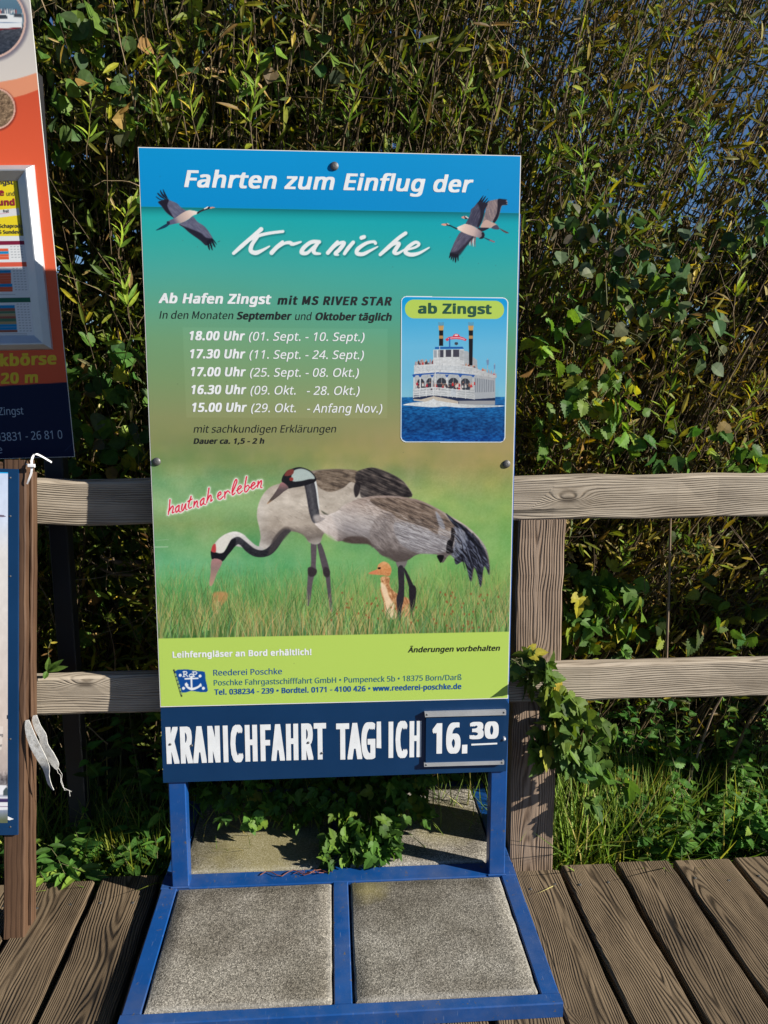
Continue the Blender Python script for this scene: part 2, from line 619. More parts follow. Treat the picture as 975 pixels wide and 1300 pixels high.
# ------------------------------------------------------------------ fence
fence = root('wooden_fence', (.73, .72, 0), 'weathered two rail timber fence along the far edge of the boardwalk', 'fence')
m = MB()
m.bar((-2.6, .692, 1.281), (2.9, .692, 1.297), (0, 0, 1), .138, .075, ch=.006, seg=40, jit=.0016, seed=3.1)
m.build('top_rail', MAT['rail'], fence, (0, .692, 1.29))
m = MB()
m.bar((-2.6, .635, .668), (2.9, .635, .676), (0, 0, 1), .128, .05, ch=.007, seg=40, jit=.0018, seed=5.7)
m.build('lower_rail', MAT['rail'], fence, (0, .635, .672))
for px in (.665, -2.05, 2.75):
    m = MB()
    m.bar((px+.014, .722, -.6), (px, .722, 1.2205), (1, 0, 0), .158, .135, ch=.005, seg=30, jit=.001, seed=8.2+px)
    m.build('post', MAT['post'], fence, (px, .722, -.3))
    for dz in (-.03, .032):
        m = MB()
        m.dome((px+.02, .6097, .672+dz), (0, -1, 0), .006, .003)
        m.build('bolt', MAT['screw'], fence, (px, .609, .672+dz))

# ================================================================== THE SIGN
TAU = 0.0448
SP = Plane((0, .5013, 0), (1, 0, 0), (0, math.sin(TAU), math.cos(TAU)))
XL, XR, TB, TT = -.5589, .5432, .6601, 2.3219
sign = root('advertising_sign', (0, .54, 0), 'large crane excursion poster on a blue steel stand weighted with concrete slabs', 'sign')
PB = MB()
PB.box(SP, XL, XR, TB, TT, -.004, 0)
panel = PB.build('poster_panel', MAT['panel_edge'], sign, SP.w(0, TB))


# ---- a small painter for the printed pictures: every vertex of a fine grid on the board gets the colour of the print
def vnoise(x, y, seed=0):
    xi, yi = np.floor(x).astype(np.int64), np.floor(y).astype(np.int64)
    fx, fy = x-xi, y-yi
    fx, fy = fx*fx*(3-2*fx), fy*fy*(3-2*fy)

    def h(a, b):
        q = (a*374761393 + b*668265263 + seed*974634777) & 0xffffffff
        q = ((q ^ (q >> 13))*1274126177) & 0xffffffff
        return ((q ^ (q >> 16)) & 0xffff)/65535.0
    return (h(xi, yi)*(1-fx)+h(xi+1, yi)*fx)*(1-fy) + (h(xi, yi+1)*(1-fx)+h(xi+1, yi+1)*fx)*fy


def fbm(x, y, seed=0, o=3):
    r, a, t = 0, 1.0, 0
    for i in range(o):
        r = r + a*vnoise(x*2**i, y*2**i, seed+i*17)
        t += a
        a *= .55
    return r/t


def smooth_poly(p, k=5, closed=True):
    p = np.asarray(p, float)
    n = len(p)
    out = []
    rng_ = range(n) if closed else range(n-1)
    for i in rng_:
        if closed:
            a, b, c, d = p[i-1], p[i], p[(i+1) % n], p[(i+2) % n]
        else:
            a, b, c, d = p[max(i-1, 0)], p[i], p[i+1], p[min(i+2, n-1)]
        for j in range(k):
            t = j/k
            out.append(.5*((2*b)+(c-a)*t+(2*a-5*b+4*c-d)*t*t+(3*b-a-3*c+d)*t**3))
    if not closed: out.append(p[-1])
    return np.array(out)


class Canvas:
    def __init__(self, pl, s0, s1, t0, t1, step, d):
        self.ns, self.nt = int(round((s1-s0)/step))+1, int(round((t1-t0)/step))+1
        self.s = np.linspace(s0, s1, self.ns)
        self.t = np.linspace(t1, t0, self.nt)
        S, T = np.meshgrid(self.s, self.t)
        self.P = pl.o + S[..., None]*pl.a + T[..., None]*pl.u + pl.n*d
        self.x, self.y = project(self.P)
        self.c = np.zeros((self.nt, self.ns, 3))
        self.sub = (slice(0, self.nt), slice(0, self.ns))
        self.lx0, self.lx1 = self.x.min(0), self.x.max(0)
        self.ly0, self.ly1 = self.y.min(1), self.y.max(1)

    def win(self, x0, y0, x1, y1):
        ci = np.where((self.lx1 >= x0) & (self.lx0 <= x1))[0]
        ri = np.where((self.ly1 >= y0) & (self.ly0 <= y1))[0]
        if len(ci) == 0 or len(ri) == 0: return None
        return slice(ri[0], ri[-1]+1), slice(ci[0], ci[-1]+1)

    def put(self, w, a, col):
        x, y = self.x[w], self.y[w]
        c = col(x, y) if callable(col) else np.asarray(col, float)
        self.c[w] = self.c[w]*(1-a[..., None]) + c*a[..., None]

    def poly(self, p, col, f=.6, alpha=1.0, smooth=4):
        p = smooth_poly(p, smooth) if smooth else np.asarray(p, float)
        w = self.win(p[:, 0].min()-f*2, p[:, 1].min()-f*2, p[:, 0].max()+f*2, p[:, 1].max()+f*2)
        if w is None: return
        x, y = self.x[w], self.y[w]
        ins = np.zeros(x.shape, bool)
        d2 = np.full(x.shape, 1e9)
        for i in range(len(p)):
            (x0, y0), (x1, y1) = p[i-1], p[i]
            cr = (y0 > y) != (y1 > y)
            if abs(y1-y0) > 1e-12:
                ins ^= cr & (x < (x1-x0)*(y-y0)/(y1-y0)+x0)
            L = (x1-x0)**2+(y1-y0)**2+1e-12
            k = np.clip(((x-x0)*(x1-x0)+(y-y0)*(y1-y0))/L, 0, 1)
            d2 = np.minimum(d2, (x-x0-k*(x1-x0))**2+(y-y0-k*(y1-y0))**2)
        d = np.sqrt(d2)*np.where(ins, 1, -1)
        a = np.clip(d/(2*f)+.5, 0, 1)
        a = a*a*(3-2*a)*alpha
        self.put(w, a, col)

    def line(self, p, wd, col, f=.4, alpha=1.0, smooth=0):
        p = smooth_poly(p, smooth, False) if smooth else np.asarray(p, float)
        wd = np.broadcast_to(np.asarray(wd, float), (2,)) if np.ndim(wd) == 0 else np.asarray(wd, float)
        m_ = wd.max()/2+2*f
        w = self.win(p[:, 0].min()-m_, p[:, 1].min()-m_, p[:, 0].max()+m_, p[:, 1].max()+m_)
        if w is None: return
        x, y = self.x[w], self.y[w]
        best = np.full(x.shape, -1e9)
        n = len(p)-1
        for i in range(n):
            (x0, y0), (x1, y1) = p[i], p[i+1]
            L = (x1-x0)**2+(y1-y0)**2+1e-12
            k = np.clip(((x-x0)*(x1-x0)+(y-y0)*(y1-y0))/L, 0, 1)
            d = np.sqrt((x-x0-k*(x1-x0))**2+(y-y0-k*(y1-y0))**2)
            r = np.interp((i+k)/n, np.linspace(0, 1, len(wd)), wd)/2
            best = np.maximum(best, r-d)
        a = np.clip(best/(2*f)+.5, 0, 1)*alpha
        self.put(w, a, col)

    def mesh(self, name, mat, parent, keep=None, k=PK):
        idx = np.arange(self.ns*self.nt).reshape(self.nt, self.ns)
        q = np.stack([idx[1:, :-1], idx[1:, 1:], idx[:-1, 1:], idx[:-1, :-1]], -1).reshape(-1, 4)
        v, c = self.P.reshape(-1, 3), lin(np.clip(self.c, 0, 255), k).reshape(-1, 3)
        if keep is not None:
            kp = keep(self.x, self.y).ravel()
            q = q[kp[q].all(1)]
            used = np.unique(q)
            mp = np.zeros(len(v), int); mp[used] = np.arange(len(used))
            q, v, c = mp[q], v[used], c[used]
        c4 = np.concatenate([c, np.ones((len(c), 1))], 1)
        return mesh_obj(name, v, q, mat, parent, None, None, True, {'Col': ('FLOAT_COLOR', c4)})


def grad(v, stops):
    """piecewise linear colours over v"""
    p = np.array([s[0] for s in stops], float)
    c = np.array([s[1] for s in stops], float)
    return np.stack([np.interp(v, p, c[:, i]) for i in range(3)], -1)


def tf(ox, oy, sc_):
    return lambda *pts: [(ox+x/sc_, oy+y/sc_) for x, y in pts]


CV = Canvas(SP, XL+.0022, XR-.0022, TB+.003, TT-.0022, .00175, .0004)
X, Y = CV.x, CV.y


def hdr_y(x):                                     # lower edge of the blue heading
    return 262.2 + (x-180)*.0172


def bg(x, y):
    L = grad(y, [(255, (24, 172, 178)), (300, (48, 170, 166)), (340, (72, 168, 158)), (380, (92, 164, 140)), (430, (112, 158, 118)), (480, (122, 152, 106)),
                 (530, (136, 144, 98)), (560, (128, 138, 90)), (585, (118, 142, 88)), (610, (114, 160, 108)), (640, (120, 166, 114)), (665, (122, 150, 96)),
                 (690, (102, 156, 106)), (715, (98, 168, 120)), (745, (88, 156, 92)), (780, (90, 138, 66)), (815, (78, 112, 56))])
    Rr = grad(y, [(255, (0, 160, 186)), (300, (24, 166, 178)), (350, (58, 168, 164)), (400, (72, 164, 150)), (440, (96, 158, 124)), (490, (124, 152, 108)),
                  (530, (146, 148, 102)), (560, (162, 148, 100)), (590, (158, 148, 92)), (612, (148, 156, 90)), (640, (132, 164, 90)), (665, (116, 160, 88)),
                  (690, (112, 164, 92)), (715, (110, 162, 86)), (745, (112, 152, 78)), (780, (104, 140, 66)), (815, (88, 116, 56))])
    k = np.clip((x-230)/390, 0, 1)[..., None]
    c = L*(1-k)+Rr*k
    amp = np.clip((y-530)/60, 0, 1)[..., None]
    n = fbm(x/46, y/30, 3)[..., None]-.5
    n2 = fbm(x/20, y/40, 9)[..., None]-.5
    c = c + amp*(n*np.array([54, 26, 12]) + n2*np.array([22, 8, 18]))
    return c


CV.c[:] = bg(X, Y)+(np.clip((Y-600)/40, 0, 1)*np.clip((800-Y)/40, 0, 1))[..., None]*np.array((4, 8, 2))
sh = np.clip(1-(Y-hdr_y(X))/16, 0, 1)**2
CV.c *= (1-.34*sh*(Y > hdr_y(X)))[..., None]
# heading
kh = np.clip((hdr_y(X)-Y)/.8+.5, 0, 1)[..., None]
hd = grad(Y+X*0, [(185, (8, 148, 214)), (262, (6, 140, 206))])
CV.c[:] = CV.c*(1-kh) + hd*kh


# foot: lime strip
def foot_y(x):
    return 810.6 - (x-202)*.0196


# meadow grass of the big picture: many fine blades
rg = np.random.default_rng(5)
W_, H_ = None, None
tufts = [((112, 164, 84), 1.0), ((140, 176, 100), .8), ((196, 158, 98), .7), ((206, 196, 140), .4), ((150, 160, 92), .55), ((176, 140, 84), .6), ((66, 112, 52), .8), ((74, 138, 96), .6), ((198, 160, 108), .35), ((52, 92, 44), .6)]
blades = []
for i in range(4600):
    x = rg.uniform(200, 652)
    dpt = rg.uniform(0, 1)**.62
    y = 712+dpt*104
    ln = (7+23*dpt)*rg.uniform(.5, 1.35)
    c, a = tufts[rg.integers(len(tufts))]
    blades.append((y, x, ln, rg.normal(0, .26), np.array(c)*rg.uniform(.82, 1.15), a*(.25+.65*dpt), rg.uniform(.5, 1.15)*(.6+.5*dpt)))
blades.sort(key=lambda b: b[0])


def draw_blades(y0, y1):
    for (y, x, ln, sl, c, a, wd) in blades:
        if y0 <= y < y1:
            CV.line([(x, y), (x+sl*ln*.4, y-ln*.55), (x+sl*ln*1.1, y-ln)], (wd, wd*.8, .25), c, .34, min(1, a*1.25))


draw_blades(0, 772)
A = tf(190, 560, 4.0625)
B = tf(420, 560, 4.0625)


def feather(base, dark, light, sx, sy, seed, ang=.5):
    def f(x, y):
        u_ = x*math.cos(ang)+y*math.sin(ang)
        v_ = -x*math.sin(ang)+y*math.cos(ang)
        n = .62*fbm(u_/(sx*1.5), v_/(sy*.42), seed)+.38*fbm(u_/(sx*.8), v_/(sy*1.4), seed+5)
        k = np.clip((n-.28)/.44, 0, 1)[..., None]
        return np.where(k < .5, np.array(dark)+(np.array(base)-dark)*k*2, np.array(base)+(np.array(light)-base)*(k*2-1))
    return f


# --- the bending crane behind
CV.poly(A((832, 520), (860, 525), (857, 640), (860, 672), (842, 720), (826, 838), (808, 838), (814, 720), (818, 670), (832, 640)), (92, 84, 92), .7)
CV.poly(A((862, 520), (888, 535), (922, 640), (930, 685), (936, 780), (944, 870), (930, 870), (915, 760), (905, 692), (893, 668)), (84, 78, 86), .7)
CV.poly(A((816, 655), (836, 650), (861, 664), (858, 688), (836, 700), (818, 690)), (58, 52, 58), 1.0)
CV.poly(A((896, 655), (914, 650), (930, 672), (926, 698), (908, 702), (895, 685)), (58, 52, 58), 1.0)
body2 = A((566, 545), (572, 500), (566, 450), (553, 390), (560, 330), (585, 275), (625, 235), (690, 212), (760, 175), (840, 152), (960, 143), (1040, 150),
          (1080, 156), (1110, 142), (1160, 138), (1220, 158), (1285, 190), (1325, 226), (1352, 285), (1250, 300), (1000, 420), (905, 470), (882, 520), (855, 533), (820, 520), (790, 482), (730, 465), (690, 480), (650, 530), (610, 560))


def body2_col(x, y):
    n = fbm(x/14, y/7, 21)[..., None]
    c = grad(y+(x-360)*.06, [(594, (120, 108, 98)), (612, (166, 156, 144)), (640, (186, 178, 166)), (668, (164, 154, 142)), (684, (120, 112, 106)), (695, (176, 172, 166))])
    e = np.clip((345-x)/15, 0, 1)[..., None]
    return c*(1-.35*e) + np.array((206, 204, 200))*.35*e + (n-.5)*46


CV.poly(body2, body2_col, .9)
CV.poly(A((845, 170), (900, 150), (975, 146), (1060, 150), (1110, 180), (1090, 230), (1040, 210), (1000, 240), (940, 262), (890, 250), (855, 215)), feather((112, 98, 84), (70, 62, 56), (146, 132, 116), 8, 3, 4, .2), 1.0, .95)
CV.poly(A((1070, 158), (1112, 142), (1160, 138), (1230, 162), (1290, 194), (1325, 228), (1352, 288), (1240, 285), (1150, 285), (1092, 290), (1082, 240), (1060, 200)), feather((66, 62, 62), (34, 32, 36), (112, 102, 96), 10, 3, 6, .4), 1.0)
CV.poly(A((1090, 230), (1130, 250), (1120, 280), (1085, 320), (1050, 330), (1010, 360), (960, 372), (985, 330), (1040, 290)), (150, 144, 138), 2.0, .22)
CV.poly(A((1062, 215), (1086, 225), (1080, 270), (1062, 290), (1052, 250)), (38, 36, 40), 1.0, .9)
CV.poly(A((885, 358), (935, 382), (990, 372), (960, 395), (910, 385)), (70, 76, 62), 1.0, .9)
CV.poly(A((620, 560), (660, 520), (700, 470), (760, 468), (800, 495), (770, 470), (700, 440), (640, 500)), (96, 88, 84), 1.3, .55)
# neck of the bending crane
CV.poly(A((335, 545), (348, 512), (390, 480), (440, 466), (482, 480), (512, 508), (548, 538), (572, 545), (590, 560), (560, 590), (480, 550), (420, 540)), lambda x, y: grad(y, [(674, (212, 212, 210)), (688, (190, 190, 188)), (700, (168, 168, 168))])+(fbm(x/3, y/1.6, 87)-.5)[..., None]*22, .8)
CV.poly(A((412, 520), (432, 500), (462, 494), (500, 522), (545, 556), (592, 560), (640, 520), (690, 462), (728, 462), (700, 490), (662, 548), (630, 582), (590, 598), (540, 595), (498, 570), (460, 532), (432, 548)), lambda x, y: grad(y, [(684, (62, 64, 72)), (696, (46, 48, 56)), (708, (40, 42, 50))])+(fbm(x/2, y/1.4, 85)-.5)[..., None]*24, .8)
CV.poly(A((640, 500), (690, 452), (728, 462), (680, 520), (640, 570), (610, 585)), (70, 66, 68), 1.6, .7)
CV.poly(A((316, 566), (340, 574), (388, 562), (412, 522), (442, 502), (440, 540), (402, 590), (372, 622), (326, 612), (317, 596)), (30, 32, 40), .7)
CV.poly(A((337, 548), (352, 512), (392, 482), (425, 490), (405, 530), (380, 574), (345, 574)), (206, 206, 198), .8)
CV.poly(A((318, 560), (326, 536), (340, 532), (341, 572), (320, 570)), (186, 62, 66), .8)
CV.poly(A((322, 610), (374, 620), (348, 680), (324, 742), (308, 740), (314, 680)), grad_beak := (lambda x, y: grad(y, [(708, (170, 122, 122)), (722, (142, 118, 114)), (742, (176, 142, 120))])), .6)
# the chick at the grass roots
CV.poly(A((328, 785), (365, 776), (402, 785), (398, 820), (370, 850), (352, 890), (330, 880), (322, 830)), (188, 136, 84), 1.9, .85)
CV.poly(A((340, 830), (365, 830), (360, 880), (338, 885)), (222, 176, 128), 1.5, .7)
draw_blades(772, 790)

# --- the front crane
CV.poly(B((335, 610), (392, 610), (378, 655), (376, 760), (378, 800), (366, 860), (360, 916), (345, 916), (342, 860), (338, 812), (350, 760), (346, 655)), (58, 56, 64), .6)
CV.poly(B((372, 648), (392, 672), (426, 742), (440, 762), (436, 822), (426, 880), (420, 940), (408, 940), (408, 870), (404, 800), (402, 752), (384, 692)), (44, 42, 50), .6)
CV.poly(B((336, 612), (392, 612), (380, 652), (350, 656)), (112, 108, 108), 1.0)
CV.poly(B((338, 790), (375, 790), (372, 840), (345, 840)), (34, 32, 38), 1.0, .8)
body = A((878, 384), (920, 380), (975, 356), (1000, 332), (1070, 300), (1140, 285), (1230, 281), (1320, 290), (1390, 304), (1470, 340), (1540, 380), (1600, 415), (1650, 450), (1700, 500), (1735, 552),
         (1752, 620), (1754, 690), (1744, 650), (1724, 650), (1710, 752), (1694, 690), (1676, 645), (1660, 726), (1644, 665), (1620, 622), (1582, 636), (1568, 600), (1542, 590), (1512, 628), (1494, 600), (1480, 585),
         (1410, 580), (1370, 590), (1330, 614), (1270, 622), (1240, 600), (1200, 590), (1155, 550), (1125, 530), (1040, 526), (1000, 515), (968, 516), (940, 490), (900, 470), (848, 420))


def body_col(x, y):
    u_ = (x-420)*.93+(y-640)*.36
    v_ = -(x-420)*.36+(y-640)*.93
    n = fbm(u_/12, v_/1.3, 31)[..., None]-.5
    n2 = fbm(x/22, y/12, 35)[..., None]-.5
    c = grad(y-(x-470)*.14, [(628, (142, 126, 118)), (645, (166, 154, 147)), (660, (160, 154, 152)), (676, (136, 132, 134)), (690, (98, 91, 90)), (708, (78, 71, 70))])
    w_ = np.clip((440-x)/28, 0, 1)[..., None]
    c = c*(1-w_)+(grad(y, [(640, (214, 208, 204)), (672, (196, 188, 184)), (690, (140, 124, 118))]))*w_
    return c*1.06 + n*50 + n2*22


CV.poly(body, body_col, .6)
CV.poly(B((235, 395), (330, 370), (345, 430), (350, 520), (330, 590), (260, 560), (200, 500)), feather((128, 120, 118), (96, 88, 86), (160, 152, 150), 7, 3, 41, .9), 2.0, .7)
CV.poly(B((200, 300), (290, 292), (380, 297), (465, 318), (540, 352), (600, 396), (645, 452), (606, 462), (560, 440), (548, 482), (500, 450), (430, 428), (345, 398), (315, 372), (250, 345)), feather((112, 96, 84), (64, 56, 52), (154, 138, 124), 9, 2.6, 44, .45), 1.0, .92)
CV.poly(B((330, 420), (440, 432), (540, 478), (610, 500), (612, 560), (520, 582), (420, 568), (345, 510)), feather((146, 146, 152), (104, 102, 110), (184, 186, 192), 9, 2.4, 47, .35), 1.6, .75)
CV.poly(B((592, 372), (640, 408), (690, 440), (742, 492), (790, 552), (812, 625), (815, 690), (800, 655), (786, 652), (772, 752), (755, 690), (736, 648), (720, 722), (704, 668), (684, 620), (646, 636), (640, 590), (690, 540), (690, 470), (640, 440)), feather((40, 44, 58), (18, 20, 30), (92, 100, 124), 8, 2.2, 51, .8), .8)
CV.poly(B((540, 362), (572, 400), (590, 450), (560, 440)), (150, 160, 178), 1.0, .7)
CV.poly(B((630, 445), (690, 470), (704, 540), (650, 600), (622, 585), (640, 520)), feather((96, 106, 126), (50, 54, 68), (140, 150, 172), 6, 2, 57, 1.1), 1.2, .8)
CV.poly(B((622, 448), (642, 470), (628, 545), (632, 575), (596, 575), (600, 520), (618, 500)), (24, 24, 30), .8)
CV.poly(B((548, 590), (584, 590), (568, 628), (555, 612)), (22, 22, 28), .7)
CV.poly(B((60, 515), (100, 492), (185, 500), (215, 548), (190, 532), (110, 528)), (74, 62, 58), 1.6, .8)
CV.poly(B((250, 575), (330, 560), (410, 590), (385, 620), (325, 618), (290, 602)), (84, 76, 74), 2.0, .7)
for i in range(170):                                              # feather edges
    k = rg.uniform(0, 1)
    x = 462+k*118+rg.normal(0, 4); y = 634+k*44+rg.uniform(0, 1)*44*(1-.3*k)
    CV.line([(x, y), (x+4, y+1.6), (x+8, y+4.2)], (.5, .9, .3), np.array((60, 56, 60)) if rg.random() < .6 else np.array((196, 194, 196)), .4, .35)
for i in range(26):
    k = rg.uniform(0, 1)
    x0, y0 = 576+rg.uniform(0, 26), 676+rg.uniform(0, 26)
    CV.line([(x0, y0), (x0+8, y0+9), (x0+11+k*4, y0+26)], (1.2, 1.0, .3), (14, 16, 24) if k < .7 else (112, 122, 146), .4, .7)
for i in range(260):                                              # loose plumage of both birds
    if i % 2: x, y = rg.uniform(425, 560), rg.uniform(638, 706)
    else: x, y = rg.uniform(340, 500), rg.uniform(602, 676)
    w_ = CV.win(x-1, y-1, x+1, y+1)
    if w_ is None: continue
    c_ = CV.c[w_].mean((0, 1))
    if c_[1] > c_[0]+8 or c_[1] > c_[2]+26: continue               # only on the birds, not on the meadow
    CV.line([(x, y), (x+2.6, y+1.2), (x+5, y+3)], (.4, .8, .3), c_*(1.22 if rg.random() < .5 else .74), .4, .5)
# overlapping coverts along the back and the folded wing
for j in range(9):
    for i in range(15):
        k = i/14.0
        x, y = 452+k*112+j*1.6+rg.normal(0, .8), 633+k*26+j*3.5+rg.normal(0, .6)
        if y > 640+k*40+10: continue
        CV.line([(x, y), (x+4.4, y+1.0), (x+7.6, y+3.6)], (.5, 1.0, .4), (70, 60, 54), .35, .38)
        CV.line([(x+.6, y-.8), (x+4.6, y+.2), (x+7.8, y+2.8)], (.3, .6, .3), (188, 174, 162), .3, .34)
for i in range(44):                                               # long grey flight feathers
    k = rg.uniform(0, 1)
    x, y = 505+k*58, 664+k*10+rg.uniform(0, 24)
    CV.line([(x, y), (x+9, y+2.2), (x+17, y+6)], (.3, .7, .3), (206, 208, 214) if i % 2 else (92, 90, 98), .3, .5)
# neck and head
CV.poly(A((790, 205), (840, 190), (858, 222), (868, 300), (878, 384), (905, 400), (850, 424), (826, 380), (812, 305), (800, 238)), lambda x, y: grad(x-(y-610)*.16, [(386, (58, 58, 66)), (392, (84, 86, 92)), (398, (60, 62, 70)), (404, (48, 50, 58))])+(fbm(x/1.4, y/3, 83)-.5)[..., None]*26, .8)
CV.poly(A((838, 170), (852, 182), (866, 250), (876, 350), (868, 330), (856, 240)), (200, 206, 208), .6)
CV.poly(A((845, 400), (870, 378), (930, 385), (960, 440), (968, 515), (905, 478)), feather((190, 180, 174), (164, 154, 150), (208, 200, 196), 5, 2, 61, .5), 2.2, .7)
CV.poly(A((680, 202), (692, 172), (722, 148), (765, 134), (802, 140), (836, 158), (858, 190), (850, 212), (790, 232), (742, 240), (708, 244), (688, 218)), (34, 36, 42), .6)
CV.poly(A((738, 158), (780, 142), (826, 158), (852, 192), (822, 196), (776, 206), (735, 204)), (164, 182, 180), .8)
CV.poly(A((696, 172), (712, 150), (742, 146), (740, 168), (722, 178), (700, 180)), (122, 60, 56), .8)
CV.poly(A((722, 190), (738, 188), (740, 202), (724, 204)), (150, 56, 50), .5)
CV.poly(A((682, 212), (716, 240), (690, 262), (662, 286), (604, 326), (640, 275), (662, 242)), lambda x, y: grad(y, [(613, (160, 112, 116)), (622, (92, 82, 84)), (634, (84, 76, 72)), (640, (190, 150, 110))]), .5)
# the chick standing under the front crane
CV.poly(B((258, 702), (262, 745), (256, 770), (272, 830), (288, 915), (345, 915), (400, 900), (430, 885), (402, 815), (370, 800), (330, 778), (304, 745), (302, 702)), feather((190, 136, 90), (148, 98, 58), (222, 178, 130), 3, 3, 71, 1.2), .9)
CV.poly(B((258, 730), (262, 770), (280, 830), (292, 912), (338, 912), (330, 850), (300, 800), (285, 750)), (228, 204, 168), 1.2, .85)
CV.poly(B((196, 680), (236, 662), (244, 638), (272, 621), (300, 634), (313, 664), (302, 695), (270, 692), (240, 690), (205, 686)), lambda x, y: grad(y, [(713, (212, 158, 104)), (722, (206, 138, 82)), (735, (190, 128, 80))])+(fbm(x/1.6, y/1.6, 73)-.5)[..., None]*34, .7)
CV.poly(B((196, 680), (236, 664), (242, 684), (206, 686)), (206, 126, 84), .5)
CV.poly(B((243, 652), (256, 650), (256, 659), (244, 660)), (30, 24, 22), .35)
CV.poly(B((346, 655), (376, 655), (378, 800), (366, 860), (360, 916), (345, 916), (342, 860), (338, 812), (350, 760)), (50, 48, 56), .6)
CV.poly(B((404, 752), (426, 742), (440, 762), (436, 822), (426, 880), (420, 940), (408, 940), (408, 870), (404, 800)), (40, 38, 46), .6)
draw_blades(790, 830)
for i in range(60):
    x, y = rg.uniform(420, 640), rg.uniform(752, 800)
    CV.poly([(x, y-2), (x+1.4, y), (x, y+2), (x-1.2, y)], (150, 84, 48), .5, .8, 0)
kc = np.clip((Y-575)/30, 0, 1)[..., None]
CV.c[:] = CV.c*(1-kc)+np.clip(127+(CV.c-128)*1.12, 0, 255)*kc
lm_ = CV.c.mean(-1, keepdims=True)
CV.c[:] = CV.c*(1-.17*kc)+lm_*.17*kc+kc*np.array((5, 3, 3))
gn_ = (fbm(X/1.6, Y/1.6, 99)-.5)[..., None]
CV.c += kc*gn_*16
kf = np.clip((Y-foot_y(X))/.9+.5, 0, 1)[..., None]
CV.c[:] = CV.c*(1-kf) + np.array((182, 212, 98))*kf
# pale box behind the departure times
bx = [(232, 415.5), (492, 417.5), (491.5, 531), (236.5, 530)]
CV.poly(bx, lambda x, y: bg(x, y)*1.0+6, .5, 1, 0)

# --- the flying cranes
Fa = tf(195, 235, 10.833)
Fb = tf(560, 235, 10.833)
slate, slate2, pale, ink = (96, 98, 122), (66, 66, 88), (206, 190, 182), (24, 22, 36)
mixc = lambda a, b, k: tuple(np.array(a)*(1-k)+np.array(b)*k)
wing = lambda b, d, l, s, a: feather(b, mixc(b, d, .45), mixc(b, l, .5), 5, 1.8, s, a)
CV.poly(Fa((30, 625), (100, 575), (190, 525), (215, 545), (150, 590)), (20, 60, 84), .4)
for q in (((200, 190), (160, 110), (133, 58), (128, 75), (150, 140)), ((195, 200), (130, 120), (92, 66), (90, 90), (120, 150)), ((180, 205), (110, 150), (58, 105), (55, 125), (100, 170)), ((170, 215), (90, 190), (35, 155), (38, 170), (90, 205))):
    CV.poly(Fa(*q), ink, .35)
CV.poly(Fa((62, 232), (130, 205), (190, 190), (225, 210), (320, 250), (380, 310), (440, 345), (470, 370), (400, 420), (300, 470), (270, 450), (180, 380), (110, 290)), wing(slate, slate2, (126, 128, 150), 81, .7), .4)
CV.poly(Fa((62, 232), (130, 205), (190, 190), (210, 215), (190, 290), (260, 420), (275, 450), (180, 380), (110, 290)), ink, .8, .9)
CV.poly(Fa((350, 535), (470, 480), (540, 430), (600, 500), (690, 560), (745, 620), (790, 690), (812, 750), (730, 832), (640, 760), (500, 660), (420, 590)), wing(slate, slate2, (130, 130, 152), 84, .75), .4)
CV.poly(Fa((355, 540), (440, 575), (560, 620), (650, 660), (720, 720), (800, 735), (810, 760), (730, 832), (640, 760), (500, 660), (420, 590)), ink, .8, .85)
for q in (((735, 760), (745, 850), (770, 898), (772, 860), (760, 770)), ((760, 760), (790, 870), (812, 898), (808, 850), (785, 760)), ((785, 755), (820, 830), (852, 862), (842, 820), (806, 745)), ((800, 740), (830, 780), (870, 826), (850, 780), (812, 735))):
    CV.poly(Fa(*q), ink, .35)
CV.poly(Fa((185, 520), (230, 480), (300, 450), (370, 400), (440, 360), (500, 345), (600, 365), (612, 390), (540, 420), (480, 470), (390, 515), (300, 530), (200, 550)), lambda x, y: grad(x-(y-270)*.6, [(214, (92, 92, 120)), (222, (176, 160, 158)), (236, (214, 190, 180)), (248, (238, 226, 216))]), .4)
CV.poly(Fa((180, 505), (205, 495), (225, 515), (215, 545), (188, 545)), (40, 44, 66), .5)
CV.line(Fa((606, 385), (640, 360), (690, 340), (745, 320)), (2.2, 2.0, 2.4), (48, 38, 46), .35)
CV.line(Fa((700, 325), (748, 303)), (1.2, 1.8), (235, 230, 228), .3)
CV.poly(Fa((745, 305), (770, 296), (780, 315), (760, 328), (742, 326)), (40, 32, 38), .3)
CV.poly(Fa((776, 305), (810, 300), (845, 308), (806, 318), (776, 324)), (224, 150, 128), .3)
CV.line(Fa((885, 782), (908, 770)), .9, (60, 90, 96), .3)
# right pair: rear bird first
CV.poly(Fb((795, 590), (860, 620), (930, 655), (900, 662), (850, 638)), (92, 60, 60), .35)
CV.poly(Fb((640, 240), (720, 205), (790, 195), (850, 196), (900, 205), (912, 268), (850, 280), (830, 300), (790, 440), (735, 515), (690, 500), (600, 560), (560, 540), (600, 400)), wing((134, 120, 124), (92, 84, 98), (190, 166, 156), 91, 1.3), .4)
CV.poly(Fb((780, 195), (850, 192), (905, 200), (890, 222), (914, 240), (895, 250), (912, 272), (850, 275), (822, 300), (790, 430), (738, 518), (712, 500), (760, 400), (775, 300)), ink, .6, .92)
CV.poly(Fb((540, 570), (610, 480), (680, 500), (760, 540), (800, 595), (760, 608), (690, 590), (600, 590)), (196, 166, 156), .5)
CV.poly(Fb((690, 590), (760, 545), (800, 595), (770, 612)), (72, 72, 92), .5)
CV.poly(Fb((505, 590), (580, 585), (660, 590), (600, 625), (545, 640), (515, 620)), (38, 34, 50), .5)
CV.poly(Fb((280, 438), (325, 428), (335, 462), (300, 456)), (226, 150, 140), .3)
